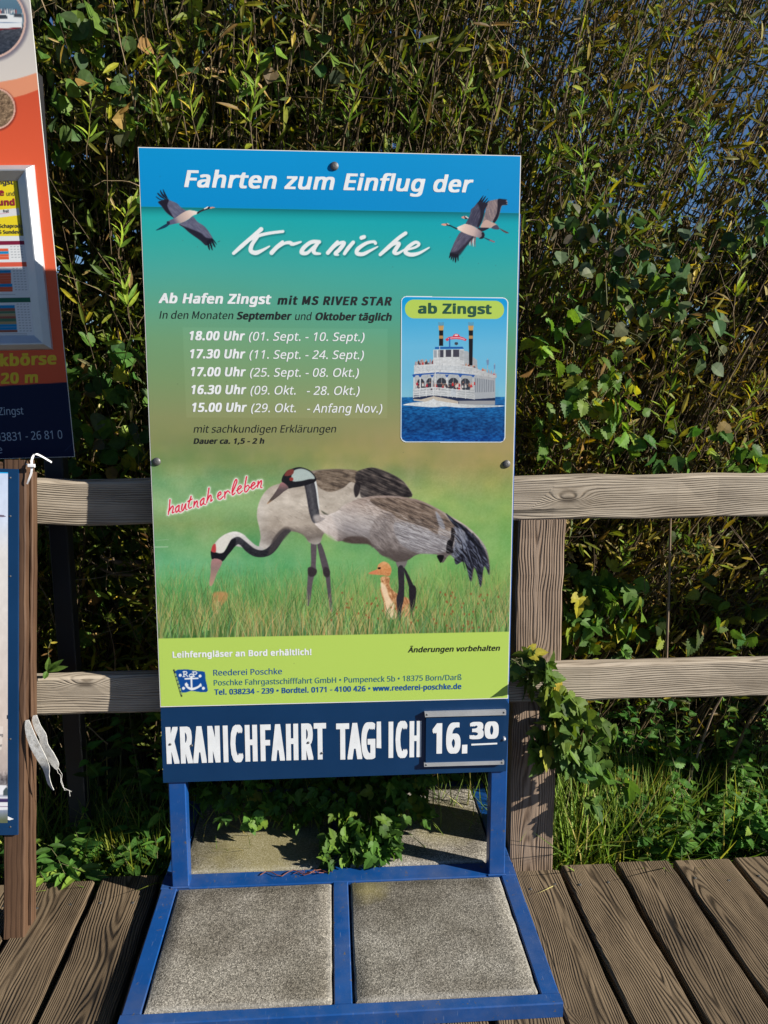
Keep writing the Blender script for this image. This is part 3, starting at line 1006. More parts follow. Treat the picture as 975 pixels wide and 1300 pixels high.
CV.poly(Fb((320, 430), (345, 425), (372, 450), (365, 466), (330, 465)), (44, 36, 42), .3)
CV.line(Fb((340, 432), (370, 452)), 1.3, (236, 232, 230), .3)
# front bird
for k_ in range(5):
    CV.line(Fb((470-22*k_, 715), (462-22*k_, 780), (470-24*k_, 850-6*k_)), (1.6, 1.4, .5), (226, 200, 200) if k_ % 2 else (150, 80, 84), .35)
CV.poly(Fb((580, 715), (660, 745), (738, 782), (700, 778), (620, 745)), (40, 60, 84), .35)
CV.line(Fb((672, 757), (730, 780)), 1.6, (150, 96, 110), .3)
for q in (((505, 245), (540, 190), (582, 140), (575, 165), (535, 245)), ((530, 250), (575, 190), (615, 148), (605, 180), (560, 250)), ((560, 255), (600, 215), (642, 175), (630, 205), (585, 255)), ((580, 258), (620, 235), (660, 208), (640, 240), (605, 262))):
    CV.poly(Fb(*q), ink, .35)
CV.poly(Fb((340, 540), (370, 470), (400, 400), (410, 340), (460, 290), (505, 240), (580, 240), (640, 258), (600, 340), (580, 440), (540, 540), (510, 590), (430, 560)), wing(slate2, (48, 46, 64), (110, 104, 122), 95, -1.1), .4)
CV.poly(Fb((500, 240), (580, 238), (640, 256), (602, 340), (580, 440), (545, 540), (500, 575), (500, 540), (535, 440), (535, 330)), ink, 1.0, .8)
CV.poly(Fb((275, 640), (370, 660), (470, 690), (420, 735), (380, 800), (320, 870), (240, 950), (230, 985), (160, 950), (125, 935), (155, 850), (200, 750)), wing((88, 84, 106), (54, 52, 72), (120, 116, 136), 97, -.9), .4)
CV.poly(Fb((380, 800), (470, 705), (430, 705), (340, 800), (220, 910), (140, 920), (130, 950), (235, 985)), ink, 1.2, .7)
for q in (((125, 930), (108, 1000), (118, 1002), (150, 950)), ((145, 945), (132, 1020), (142, 1026), (172, 950)), ((165, 950), (160, 1045), (172, 1040), (190, 955)), ((185, 955), (192, 1062), (208, 1050), (212, 955)), ((210, 955), (230, 1045), (240, 1030), (238, 950))):
    CV.poly(Fb(*q), ink, .35)
CV.poly(Fb((215, 590), (290, 550), (340, 535), (430, 560), (500, 600), (570, 650), (595, 690), (570, 730), (510, 720), (400, 690), (280, 640)), lambda x, y: grad(x+y*.3, [(668, (238, 226, 216)), (676, (226, 200, 188)), (690, (200, 176, 172)), (702, (120, 110, 124))]), .4)
CV.poly(Fb((555, 655), (585, 648), (600, 690), (575, 735), (520, 735), (560, 700)), (30, 28, 42), .5)
CV.line(Fb((80, 545), (130, 560), (170, 580), (218, 602)), (2.0, 1.5, 1.8), (28, 28, 38), .35)
CV.poly(Fb((60, 528), (90, 524), (108, 545), (85, 560), (62, 552)), (58, 48, 50), .3)
CV.poly(Fb((0, 540), (40, 528), (72, 535), (70, 556), (36, 556)), (232, 158, 138), .3)
CV.line(Fb((84, 528), (108, 540)), 1.0, (220, 218, 216), .3)

# --- brush script «Kraniche» and hand-written «hautnah erleben»
K = tf(285, 280, 3.611)
script = [([(168, 40), (128, 74), (80, 116), (42, 150)], (4.6, 4.0, 4.4, 3.4)), ([(268, 50), (205, 58), (150, 72), (95, 102)], (3.0, 3.2, 3.6, 1.4)), ([(150, 76), (126, 110), (121, 138), (142, 148), (170, 138), (206, 118)], (3.6, 4.6, 4.6, 1.6)),
          ([(216, 148), (240, 122), (266, 98)], (4.6, 4.4, 3.2)), ([(234, 132), (272, 106), (298, 101), (314, 108), (350, 98)], (2.2, 3.2, 4.2, 2.0)),
          ([(434, 98), (398, 99), (364, 124), (354, 146), (378, 149), (406, 124), (430, 100)], (4.0, 4.2, 4.6, 3.2, 2.6)), ([(430, 100), (410, 132), (414, 149), (438, 152)], (3.6, 4.4, 2.2)),
          ([(474, 148), (500, 118), (518, 97)], (4.2, 4.2, 3.0)), ([(486, 136), (522, 106), (548, 103), (528, 132), (508, 152), (522, 158)], (2.2, 3.4, 4.4, 4.2, 1.6)),
          ([(590, 100), (566, 128), (550, 152)], (3.8, 4.2, 3.4)), ([(628, 79), (640, 75)], (4.2, 4.0)),
          ([(692, 104), (684, 97), (650, 104), (612, 130), (608, 150), (634, 154), (664, 140), (702, 120)], (3.4, 3.0, 4.2, 4.4, 3.6, 1.4)),
          ([(830, 58), (796, 82), (752, 122), (714, 156)], (3.8, 3.8, 4.4, 3.4)), ([(736, 138), (776, 108), (800, 106), (786, 130), (778, 146), (796, 150), (832, 128)], (2.0, 3.6, 4.4, 3.8, 1.4)),
          ([(836, 134), (876, 122), (892, 108), (874, 100), (842, 122), (830, 144), (852, 156), (890, 150), (938, 124)], (2.2, 2.8, 3.6, 4.4, 4.2, 1.4))]
for p, wd in script:
    CV.line([(x+1.0, y+1.7) for x, y in K(*p)], np.array(wd)*1.22+.8, (24, 112, 116), 1.3, .7, 6)
for p, wd in script:
    CV.line(K(*p), np.array(wd)*1.22, (236, 240, 243), .4, 1, 6)
Hh = tf(205, 595, 6.964)
hand = [[(75, 275), (70, 340), (60, 405)], [(63, 380), (95, 332), (105, 345), (95, 390), (112, 384)], [(152, 325), (126, 350), (130, 385), (150, 365), (158, 325), (155, 375), (173, 382)],
        [(185, 315), (178, 355), (190, 370), (215, 310), (212, 352), (226, 362)], [(262, 245), (240, 320), (246, 350), (266, 340)], [(234, 290), (272, 268)], [(290, 290), (285, 340)], [(287, 325), (310, 286), (318, 300), (315, 332), (329, 340)],
        [(370, 262), (345, 290), (348, 325), (370, 300), (378, 262), (372, 308), (391, 315)], [(420, 172), (410, 240), (400, 302)], [(405, 280), (430, 235), (440, 250), (435, 288), (451, 275)],
        [(495, 245), (525, 225), (520, 205), (500, 225), (500, 262), (520, 270), (546, 245)], [(560, 205), (560, 262)], [(558, 232), (585, 196), (606, 215)], [(625, 215), (665, 120), (660, 95), (645, 120), (625, 190), (628, 232), (651, 214)],
        [(665, 195), (705, 165), (695, 150), (675, 175), (675, 210), (690, 218), (716, 195)], [(752, 72), (740, 140), (735, 194), (750, 205), (775, 170), (765, 146), (745, 162)],
        [(785, 165), (825, 135), (815, 120), (795, 145), (795, 172), (810, 180), (841, 150)], [(855, 110), (850, 166)], [(852, 145), (880, 106), (885, 125), (876, 162), (889, 168)]]
for p in hand: CV.line(Hh(*p), 5.6, (206, 226, 196), 1.6, .55, 4)
for p in hand: CV.line(Hh(*p), 3.7, (238, 240, 238), .5, .95, 4)
for p in hand: CV.line(Hh(*p), (1.9, 1.7, 1.5), (214, 36, 66), .38, 1, 4)
# scuffs in the foil
CV.line([(196.5, 694.5), (213, 694.2)], .9, (190, 214, 190), .4, .8)
CV.line([(198, 686), (214, 685)], .5, (170, 200, 170), .4, .6)
for i in range(40):
    x, y = rg.uniform(185, 655), rg.uniform(195, 880)
    CV.poly([(x-.6, y), (x, y-.6), (x+.6, y), (x, y+.6)], (70, 80, 70), .4, .5, 0)

# --- company flag
Em = tf(195, 800, 4.239)
CV.poly(Em((116, 220), (150, 212), (180, 211), (240, 220), (275, 225), (279, 262), (292, 325), (270, 334), (235, 331), (200, 327), (150, 336), (132, 275)), (14, 74, 150), .35, 1, 2)
CV.line(Em((109, 215), (150, 355)), 2.0, (30, 40, 50), .3)
for k_ in range(6):
    CV.line(Em((117+k_*6.3, 236+k_*20), (119+k_*6.3, 243+k_*20)), 2.2, (150, 180, 110), .3)
for x, y in ((143, 243), (250, 247), (161, 313), (268, 313)):
    CV.poly(Em(*[(x+8*math.cos(a), y+8*math.sin(a)) for a in np.arange(8)*.785]), (236, 240, 243), .35)
wv = (236, 240, 243)
CV.line(Em((203, 250), (205, 312)), 2.2, wv, .35)
CV.line(Em((170, 262), (238, 259)), 1.9, wv, .35)
CV.line(Em(*[(203+11*math.cos(a), 245+9*math.sin(a)) for a in np.linspace(0, 6.3, 12)]), 1.2, wv, .3)
CV.line(Em((172, 290), (182, 306), (206, 317), (236, 308), (254, 296)), (2.0, 2.6, 3.2, 2.6, 2.0), wv, .35, 1, 4)
CV.poly(Em((168, 298), (176, 280), (190, 298)), wv, .3, 1, 0)
CV.poly(Em((238, 302), (254, 284), (260, 304)), wv, .3, 1, 0)
# R and P
for p in ([(163, 250), (163, 224), (176, 223), (180, 231), (174, 237), (163, 238)], [(172, 238), (184, 250)], [(215, 248), (214, 224), (228, 224), (233, 231), (227, 238), (214, 238)], [(158, 224), (166, 223)], [(158, 250), (168, 250)], [(209, 225), (217, 224)], [(209, 249), (220, 248)]):
    CV.line(Em(*p), 1.15, wv, .3)
CV.mesh('printed_poster', MAT['print'], panel)

# ------------------------------------------------------------------ boat picture (inset)
s0, t0 = SP.hit(506, 564)
s1, t1 = SP.hit(648, 373)
SH = Canvas(SP, s0, s1, t0, t1, .0012, .0012)
C4 = tf(495, 365, 5.418)


def rrect(tl, tr, br, bl, r, k=7):
    pts = np.array([tl, tr, br, bl], float)
    out = []
    for i in range(4):
        p, a, b = pts[i], pts[i-1], pts[(i+1) % 4]
        ua, ub = (a-p)/np.linalg.norm(a-p), (b-p)/np.linalg.norm(b-p)
        for j in range(k):
            t = j/(k-1)*math.pi/2
            out.append(p + ua*r*(1-math.sin(t)) + ub*r*(1-math.cos(t)))
    return out


outer = rrect((75, 57), (817, 68), (795, 1068), (72, 1066), 40)
inner = rrect((82, 64), (809, 75), (788, 1061), (79, 1059), 34)
SH.c[:] = (236, 240, 243)
SH.poly(C4(*inner), lambda x, y: grad(y, [(376, (0, 158, 222)), (384, (16, 156, 220)), (404, (70, 172, 222)), (440, (104, 184, 222)), (480, (112, 184, 218)), (503, (128, 190, 214))]), .4, 1, 0)
SH.poly(C4((81, 755), (790, 752), (788, 1030), (780, 1055), (760, 1061), (110, 1059), (85, 1045), (79, 1025)), lambda x, y: grad(y, [(503, (24, 104, 168)), (520, (16, 84, 146)), (545, (12, 64, 124)), (562, (10, 74, 150))]) + (fbm(x/3.2, y/1.3, 5)-.5)[..., None]*np.array((34, 80, 96)) + (fbm(x/9, y/4, 8)-.5)[..., None]*np.array((10, 34, 44)), .4, 1, 0)
WH, GR, DK = (226, 230, 234), (188, 196, 204), (52, 56, 66)
q = lambda p, c, f=.3, a=1.0, s=0: SH.poly(C4(*p), c, f, a, s)
ln = lambda p, w_, c, a=1.0: SH.line(C4(*p), w_, c, .22, a)
q(((490, 432), (535, 438), (560, 470), (600, 500), (602, 560), (490, 540)), GR)
q(((580, 600), (725, 618), (725, 765), (560, 770)), (176, 182, 190))
for k_ in range(11):
    x = 590+k_*12.4
    ln(((x, 625+k_*1.4), (x, 720-k_*.4)), .9, (104, 112, 124))
q(((600, 600), (725, 620), (725, 640), (600, 622)), (206, 210, 216))
q(((165, 592), (330, 580), (580, 600), (582, 770), (300, 760), (160, 760)), (196, 202, 208))
for x0, x1, yt, yb in ((186, 238, 626, 690), (250, 300, 622, 690), (322, 388, 620, 700), (402, 470, 620, 704), (487, 550, 624, 704)):
    q(((x0, yb), (x0, yt+22), ((x0*3+x1)/4, yt+4), ((x0+x1)/2, yt), ((x0+3*x1)/4, yt+4), (x1, yt+22), (x1, yb)), DK)
    ln((((x0+x1)/2, yt), ((x0+x1)/2, yb)), .5, (150, 156, 162))
    ln(((x0, (yt+yb)/2), (x1, (yt+yb)/2+2)), .5, (150, 156, 162))
for x in (166, 208, 290, 392, 484, 572):
    ln(((x, 598), (x, 700)), 1.6, (230, 234, 238))
    q(((x-14, 600), (x+14, 600), (x+3, 618), (x-3, 618)), (40, 84, 160))
# people on the lower deck
for i in range(46):
    x, y = rg.uniform(165, 570), rg.uniform(655, 700)
    c = [(196, 48, 52), (60, 56, 66), (226, 224, 222), (150, 98, 80), (170, 40, 60), (90, 80, 90)][rg.integers(6)]
    q(((x-7, y+16), (x-6, y), (x, y-6), (x+6, y), (x+7, y+16)), c)
    q(((x-4, y-4), (x, y-13), (x+4, y-4)), (190, 140, 116))
# hull
q(((157, 742), (300, 742), (440, 752), (575, 768), (725, 758), (724, 806), (560, 808), (280, 790), (160, 776)), (34, 46, 76))
q(((160, 768), (215, 770), (300, 748), (400, 766), (470, 782), (470, 806), (280, 792), (165, 778)), (206, 196, 182))
q(((470, 780), (724, 778), (722, 808), (480, 806)), (150, 152, 158))
# lower railing
q(((160, 700), (300, 684), (582, 712), (582, 720), (300, 692), (160, 708)), WH)
for dy in (16, 32, 46):
    q(((160, 704+dy), (300, 690+dy*.92), (582, 714+dy), (582, 720+dy), (300, 697+dy*.92), (160, 710+dy)), WH)
for x, yt in ((162, 700), (205, 695), (250, 690), (300, 686), (350, 690), (400, 695), (430, 697), (460, 700), (520, 706), (580, 712)):
    ln(((x, yt), (x, yt+56)), 1.2, WH)
q(((420, 698), (455, 701), (455, 748), (420, 744)), (206, 214, 224))
# upper deck
for i in range(70):
    t = rg.uniform(0, 1)
    if t < .62: x, y = 175+t/.62*310, rg.uniform(505, 528)-6*math.sin(t*5)
    else: x, y = 485+(t-.62)/.38*245, 522+(t-.62)/.38*76+rg.uniform(-8, 6)
    c = [(196, 60, 56), (70, 62, 70), (222, 214, 208), (170, 120, 96), (120, 60, 60), (160, 150, 160)][rg.integers(6)]
    q(((x-7, y+22), (x-6, y+2), (x, y-4), (x+6, y+2), (x+7, y+22)), c)
    q(((x-4.5, y-2), (x, y-12), (x+4.5, y-2)), (196, 146, 122))
q(((298, 428), (510, 424), (512, 532), (298, 526)), WH)
for p in (((335, 430), (369, 429), (369, 480), (335, 480)), ((384, 428), (422, 427), (422, 478), (384, 478)), ((434, 427), (477, 427), (477, 478), (434, 478))):
    q(p, (66, 66, 80))
q(((303, 432), (322, 432), (322, 482), (303, 482)), (150, 160, 172))
q(((480, 430), (508, 430), (508, 500), (480, 500)), (196, 202, 208))
q(((310, 409), (500, 407), (508, 421), (310, 423)), (30, 92, 168))
q(((166, 536), (330, 524), (480, 530), (570, 548), (728, 606), (724, 622), (578, 600), (478, 590), (330, 582), (166, 596)), (230, 234, 238))
for k_ in range(40):
    x = 172+k_*10
    yt = np.interp(x, [166, 330, 480, 575], [540, 530, 536, 553]); yb = np.interp(x, [166, 330, 480, 575], [588, 574, 580, 592])
    ln(((x, yt+6), (x, yb-6)), .5, (176, 188, 200))
q(((160, 596), (330, 583), (478, 591), (580, 601), (580, 609), (478, 600), (330, 592), (160, 606)), (34, 84, 160))
ln(((312, 560), (312, 740)), 1.2, (226, 230, 234))
ln(((342, 400), (342, 585)), .8, (210, 214, 220))
# chimneys
q(((338, 290), (367, 290), (366, 402), (338, 402)), (24, 24, 30))
q(((542, 290), (572, 290), (568, 536), (544, 536)), (24, 24, 30))
for x in (352, 557):
    q(((x-19, 262), (x+19, 262), (x+15, 295), (x-15, 295)), (196, 156, 96))
    q(((x-14, 331), (x+14, 331), (x+14, 352), (x-14, 352)), (176, 136, 84))
    for dx in (-14, -7, 0, 7, 14):
        ln(((x+dx*.9, 264), (x+dx*1.25, 240)), .5, (110, 100, 96), .8)
q(((380, 356), (405, 340), (432, 336), (440, 322), (456, 317), (472, 322), (482, 336), (508, 344), (530, 358), (520, 368), (490, 358), (455, 354), (415, 358), (392, 370)), (206, 60, 84), .3)
ln(((402, 351), (430, 346), (456, 345), (484, 347), (512, 356)), 1.3, (234, 206, 214), .75)
ln(((449, 328), (464, 328)), 1.6, (240, 224, 228))
ln(((411, 350), (411, 410)), 1.6, (40, 96, 170))
q(((447, 376), (466, 376), (470, 390), (456, 398), (444, 390)), (60, 64, 74))
ln(((672, 490), (672, 566)), .7, (220, 224, 228)); q(((662, 500), (682, 496), (680, 532), (668, 536)), (110, 140, 176))
ln(((720, 524), (720, 590)), .7, (220, 224, 228)); q(((713, 534), (726, 530), (724, 560), (715, 562)), (110, 140, 176))
q(((577, 650), (586, 650), (586, 672), (577, 672)), (190, 60, 56))
# bow wave
q(((88, 808), (130, 796), (170, 790), (250, 784), (285, 772), (300, 764), (320, 776), (400, 790), (480, 800), (560, 806), (720, 810), (792, 814), (720, 822), (600, 826), (480, 826), (380, 818), (300, 824), (200, 818), (140, 812)), lambda x, y: np.array((230, 236, 240))+(fbm(x/2, y/1.2, 12)-.5)[..., None]*30, .5, 1, 3)
q(((724, 770), (790, 770), (790, 790), (724, 800)), (30, 96, 156), .6, .7)
w_ = SH.win(520, 405, 632, 520)
lum = SH.c[w_].mean(-1)
wht = (np.clip((lum-172)/30, 0, 1)*(SH.y[w_] > 440))[..., None]
SH.c[w_] *= 1-wht*(.02+.16*fbm(SH.x[w_]/2.2, SH.y[w_]/1.4, 66)+.10*np.clip((SH.x[w_]-575)/40, 0, 1))[..., None]
for i in range(110):
    x, y = rg.uniform(525, 628), rg.uniform(462, 500)
    ww = SH.win(x-.3, y-.3, x+.3, y+.3)
    if ww is None or SH.c[ww].mean() < 176 or SH.c[ww].mean() > 245: continue
    SH.line([(x, y), (x+rg.uniform(-.6, .6), y+rg.uniform(.6, 1.8))], .45, (84, 90, 104), .25, .5)
# green pill
q(rrect((103, 82), (786, 92), (785, 217), (104, 212), 62, 9), (182, 210, 92), .35)
ok_ = C4(*outer)
PO = np.array(ok_)


def inside(x, y):
    r = np.zeros(x.shape, bool)
    for i in range(len(PO)):
        (x0, y0), (x1, y1) = PO[i-1], PO[i]
        if abs(y1-y0) > 1e-9:
            r ^= ((y0 > y) != (y1 > y)) & (x < (x1-x0)*(y-y0)/(y1-y0)+x0)
    return r


SH.mesh('boat_picture', MAT['print'], panel, inside)

# ------------------------------------------------------------------ lettering
FONTS = {}
for _k, _f in (('a', 'NotoSansHebrew-VariableFont_wdth,wght.woff2'), ('i', 'Noto Sans CJK Regular.woff2')):   # Blender's own fonts
    try:
        import os, glob
        _d = bpy.utils.system_resource('DATAFILES', path='fonts')
        _p = os.path.join(_d, _f)
        if not os.path.exists(_p): _p = glob.glob(os.path.join(_d, _f[:14]+'*'))[0]
        FONTS[_k] = bpy.data.fonts.load(_p)
    except Exception:
        FONTS[_k] = None


def glyphs(txt, shear=0.0, space=1.0, font='a'):
    cu = bpy.data.curves.new('lettering', 'FONT')
    if FONTS.get(font): cu.font = FONTS[font]
    cu.body = txt
    cu.size = 1.0
    cu.shear = shear
    cu.space_character = space
    cu.resolution_u = 3
    o = bpy.data.objects.new('lettering', cu)
    COL.objects.link(o)
    dg = bpy.context.evaluated_depsgraph_get()
    dg.update()
    me = bpy.data.meshes.new_from_object(o.evaluated_get(dg))
    v = np.array([x.co[:] for x in me.vertices])
    f = [tuple(p.vertices) for p in me.polygons]
    bpy.data.objects.remove(o)
    bpy.data.curves.remove(cu)
    bpy.data.meshes.remove(me)
    return v, f


CAPS = {}
for _k in FONTS:
    _hv, _ = glyphs('H', font=_k)
    CAPS[_k] = (_hv[:, 1].min(), _hv[:, 1].max()-_hv[:, 1].min())
SQ = [(-1, -1), (1, 1), (-1, 1), (1, -1), (0, 1), (0, -1), (1, 0), (-1, 0), (.5, .5), (-.5, -.5), (.5, -.5), (-.5, .5), (0, 0)]


def letters(mb, pl, txt, xl, xr, y, cap, m=0, bold=0.0, shear=0.0, d=.0009, space=None, yr=None):
    """one run of lettering whose ink spans xl..xr on baseline y (photo pixels), capitals cap pixels high;
    bold is how far the strokes swell (a share of the em): the outline laid down again a little to each side"""
    if space is None: space = 1.0+bold*2.2
    font = 'i' if 'I' in txt else 'a'
    v, f = glyphs(txt, shear, space, font)
    CAP0, CAPH = CAPS[font]
    kf_ = CAPS['a'][1]/CAPH
    v, CAP0, CAPH = v*kf_, CAP0*kf_, CAPH*kf_
    sl, tl = pl.hit(xl, y)
    sr, tr = pl.hit(xr, y if yr is None else yr)
    _, tt = pl.hit(xl, y-cap)
    w0, w1 = v[:, 0].min()-bold, v[:, 0].max()+bold
    kx = (sr-sl)/(w1-w0)
    by = bold*.62*min(1.0, kx/((tt-tl)/CAPH))
    ky = (tt-tl)/(CAPH+2*by)
    dirs = [(0, 0)] if bold == 0 else SQ
    for j, (dx, dy) in enumerate(dirs):
        s = sl+(v[:, 0]+dx*bold-w0)*kx
        t = tl+(v[:, 1]+dy*by-CAP0+by)*ky
        if yr is not None: t = t+(tr-tl)*(s-sl)/(sr-sl+1e-9)
        mb.add(pl.o + s[:, None]*pl.a + t[:, None]*pl.u + pl.n*(d+j*.000004), f, m)


IT = .21
L = MB()
letters(L, SP, 'Fahrten zum Einflug der', 234, 601, 237.6, 21.6, 0, .030, IT)
L.build('headline_lettering', MAT['white'], panel, SP.w(0, 2.2))
W_, B_, BL_, TE_ = 'white', 'black', 'blue', 'teal'


def line(nm, runs, pos, par=None, pl=None):
    """one printed line: runs of (text, x left, x right, baseline, cap height, colour, bold, italic)"""
    ms = sorted({r[5] for r in runs})
    mb = MB()
    for (txt, xl, xr, y, cap, c, bo, it) in runs:
        letters(mb, pl or SP, txt, xl, xr, y, cap, ms.index(c), bo, it)
    return mb.build(nm, [MAT[c] for c in ms], par or panel, pos)


line('route_lettering', [('Ab Hafen Zingst', 201.3, 344.8, 384.9, 12.7, W_, .042, IT), ('mit MS RIVER STAR', 352.5, 497.5, 386.6, 11.0, B_, .036, IT)], SP.w(0, 1.86))
line('season_lettering', [('In den Monaten', 202.7, 296.5, 404.4, 9.6, B_, 0, IT), ('September', 300.8, 370.7, 405.4, 9.6, B_, .036, IT),
                          ('und', 374.9, 396.3, 406.2, 9.6, B_, 0, IT), ('Oktober täglich', 400.8, 497.5, 406.4, 9.6, B_, .036, IT)], SP.w(0, 1.81))
for a, ax, bx_, b, cx, dx, y, more in (('18.00 Uhr', 240.9, 311.3, '(01. Sept. - 10. Sept.)', 316, 462.8, 431.9, None), ('17.30 Uhr', 241.6, 311.7, '(11. Sept. - 24. Sept.)', 316.7, 462, 454.9, None),
                                ('17.00 Uhr', 242.6, 312.3, '(25. Sept. - 08. Okt.)', 317.4, 455.6, 477.7, None), ('16.30 Uhr', 243.3, 313, '(09. Okt.', 318, 375.3, 500.4, ('- 28. Okt.)', 389.5, 456.6)), ('15.00 Uhr', 244.3, 313.7, '(29. Okt.', 318.8, 375.6, 522.9, ('- Anfang Nov.)', 389.8, 485.3))):
    runs = [(a, ax, bx_, y, 11.6, W_, .042, IT), (b, cx, dx, y+.4, 10.9, W_, .008, IT)]
    if more: runs.append((more[0], more[1], more[2], y+.9, 10.9, W_, .008, IT))
    line('departure_lettering', runs, SP.w(0, SP.hit(300, y)[1]))
line('note_lettering', [('mit sachkundigen Erklärungen', 246, 427, 549.2, 9.3, B_, 0, IT)], SP.w(0, 1.5))
line('duration_lettering', [('Dauer ca. 1,5 - 2 h', 246, 335.8, 563.4, 7.0, B_, .036, IT)], SP.w(0, 1.46))
L = MB()
letters(L, SP, 'ab Zingst', 531, 624, 397.9, 12.8, 0, .036, 0, .0018)
L.build('inset_lettering', MAT['darkgreen'], panel, SP.w(.4, 1.9))
line('hire_lettering', [('Leihferngläser an Bord erhältlich!', 219.3, 395.5, 835.0, 7.8, W_, .040, 0)], SP.w(-.3, .8))
line('company_lettering', [('Reederei Poschke', 271.2, 358.2, 857.6, 7.4, BL_, .004, 0)], SP.w(-.3, .75))
line('address_lettering', [('Poschke Fahrgastschifffahrt GmbH • Pumpeneck 5b • 18375 Born/Darß', 271.7, 585.8, 870.2, 7.0, TE_, .006, 0)], SP.w(0, .72))
line('telephone_lettering', [('Tel. 038234 - 239 • Bordtel. 0171 - 4100 426 • www.reederei-poschke.de', 272.4, 585.6, 882.0, 7.0, BL_, .032, 0)], SP.w(0, .7))
line('notice_lettering', [('Änderungen vorbehalten', 517.9, 634.7, 828.3, 6.8, B_, .026, IT)], SP.w(.3, .8))
for px, py in ((424.5, 211), (199, 586), (643, 589)):
    s, t = SP.hit(px, py)
    m = MB()
    m.dome(SP.w(s, t, .0002), SP.n, .0125, .007, k=14)
    m.build('screw', MAT['screw'], panel, SP.w(s, t))

# ---- schedule board below
KB = MB()
a = [SP.hit(*p) for p in ((204, 898.9), (646.4, 887.2), (642.6, 979), (207.3, 993.6))]
KB.prism(SP, [a[3], a[2], (a[1][0]+.001, a[1][1]-.02), (a[1][0]-.012, a[1][1]), a[0]], -.0055, .0008)
sched = KB.build('schedule_board', MAT['navy'], sign, SP.w(0, .4))
L = MB()
letters(L, SP, 'KRANICHFAHRT', 212, 414.4, 969.6, 46.8, 0, .075, 0, .0016, space=1.12)
letters(L, SP, 'TAG', 427, 476.5, 964.3, 46.0, 0, .075, 0, .0016, space=1.12)
letters(L, SP, 'ICH', 493.2, 534.6, 962.0, 46.0, 0, .075, 0, .0016, space=1.12)
pts = [SP.hit(*p) for p in ((483.6, 915.8), (484.0, 949.8), (477.9, 949.2), (478.2, 916.0))]
L.prism(SP, pts, .0012, .0016)
L.build('board_lettering', MAT['white'], sched, SP.w(0, .5))
for px, py in ((216.3, 944.6), (243.4, 946.2), (391.5, 942.5), (408.6, 955.8)):
    s, t = SP.hit(px, py)
    m = MB()
    m.dome(SP.w(s, t, .0016), SP.n, .0042, .0025, k=8)
    m.build('rivet', MAT['screw'], sched, SP.w(s, t))
# interchangeable time plate
TD = .0100
tp = MB()
a = [SP.hit(*p, TD) for p in ((541, 906), (639.6, 902.8), (637.8, 968), (540.4, 971.5))]
tp.prism(SP, a[::-1], TD-.003, TD)
plate = tp.build('time_plate', MAT['navy'], sign, SP.w(.35, .5))
PP = Plane(SP.w(0, 0, TD), SP.a, SP.u)
L = MB()
letters(L, PP, '16', 548.7, 584.4, 956.9, 38.6, 0, .06, 0, .0007, space=1.08)
letters(L, PP, '30', 596, 632.8, 938.3, 21.5, 0, .06, 0, .0007)
for q4 in (((586.3, 956.6), (593.1, 956.3), (593.3, 945.3), (586.6, 945.6)), ((598.3, 944.2), (631.2, 942.8), (631.2, 944.8), (598.4, 946.4))):
    L.prism(PP, [PP.hit(*p) for p in q4][::-1], .0003, .0007)
L.build('time_lettering', MAT['white'], plate, SP.w(.35, .5))
for q4 in (((539, 904.1), (642.2, 901.3), (642.2, 907.2), (539.6, 909.9)), ((538.2, 968.4), (639.8, 965.6), (639.6, 969.9), (538.4, 972.8))):
    c = MB()
    c.prism(PP, [PP.hit(*p) for p in q4][::-1], -.0085, .004)
    for i_ in (0, 1):
        qx = np.array(q4[i_])*.55+np.array(q4[3-i_])*.45
        s, t = PP.hit(qx[0]+(2.6 if i_ == 0 else -2.8), qx[1])
        c.dome(PP.w(s, t, .004), PP.n, .0034, .0015, 1, 8)
    c.build('clip_rail', [MAT['alu'], MAT['screw']], plate, PP.w(*PP.hit(*q4[0])))
m = MB()
s, t = PP.hit(640, 938.6)
m.dome(PP.w(s, t, -.008), PP.n, .0068, .013, k=12)
m.build('knob', MAT['alu'], plate, PP.w(s, t))

# ---- steel stand
for x in (-.5185, .521):
    lg = MB()
    p0, p1 = SP.w(x, .035, -.032), SP.w(x, 2.16, -.032)
    lg.bar(p0, p1, (1, 0, 0), .054, .05, ch=.003, seg=2, seed=2)
    lg.build('support_leg', MAT['bluesteel'], sign, (x, .53, .05))
fr = MB()
BX0, BX1 = -.581, .586
for y, wd in ((-.019, .036), (.5405, .073), (1.099, .036)):
    fr.bar((BX0, y, .022), (BX1, y, .022), (0, 1, 0), wd, .046, ch=.003, seg=2)
for x, wd in ((-.5545, .051), (0, .049), (.5595, .051)):
    for y0, y1 in ((-.001, .504), (.577, 1.081)):
        fr.bar((x, y0, .0215), (x, y1, .0215), (1, 0, 0), wd, .046, ch=.003, seg=2)
for y0, y1 in ((-.001, .504), (.577, 1.081)):                      # trays under the slabs
    fr.add([(-.53, y0, .004), (.535, y0, .004), (.535, y1, .004), (-.53, y1, .004)], [(0, 1, 2, 3)])
for x in (-.5185, .521):                                           # weld beads at the legs
    fr.tube([(x-.03, .506, .046), (x+.03, .506, .046)], .004, 6)
fr.build('base_frame', MAT['bluesteel'], sign, (0, .54, 0))


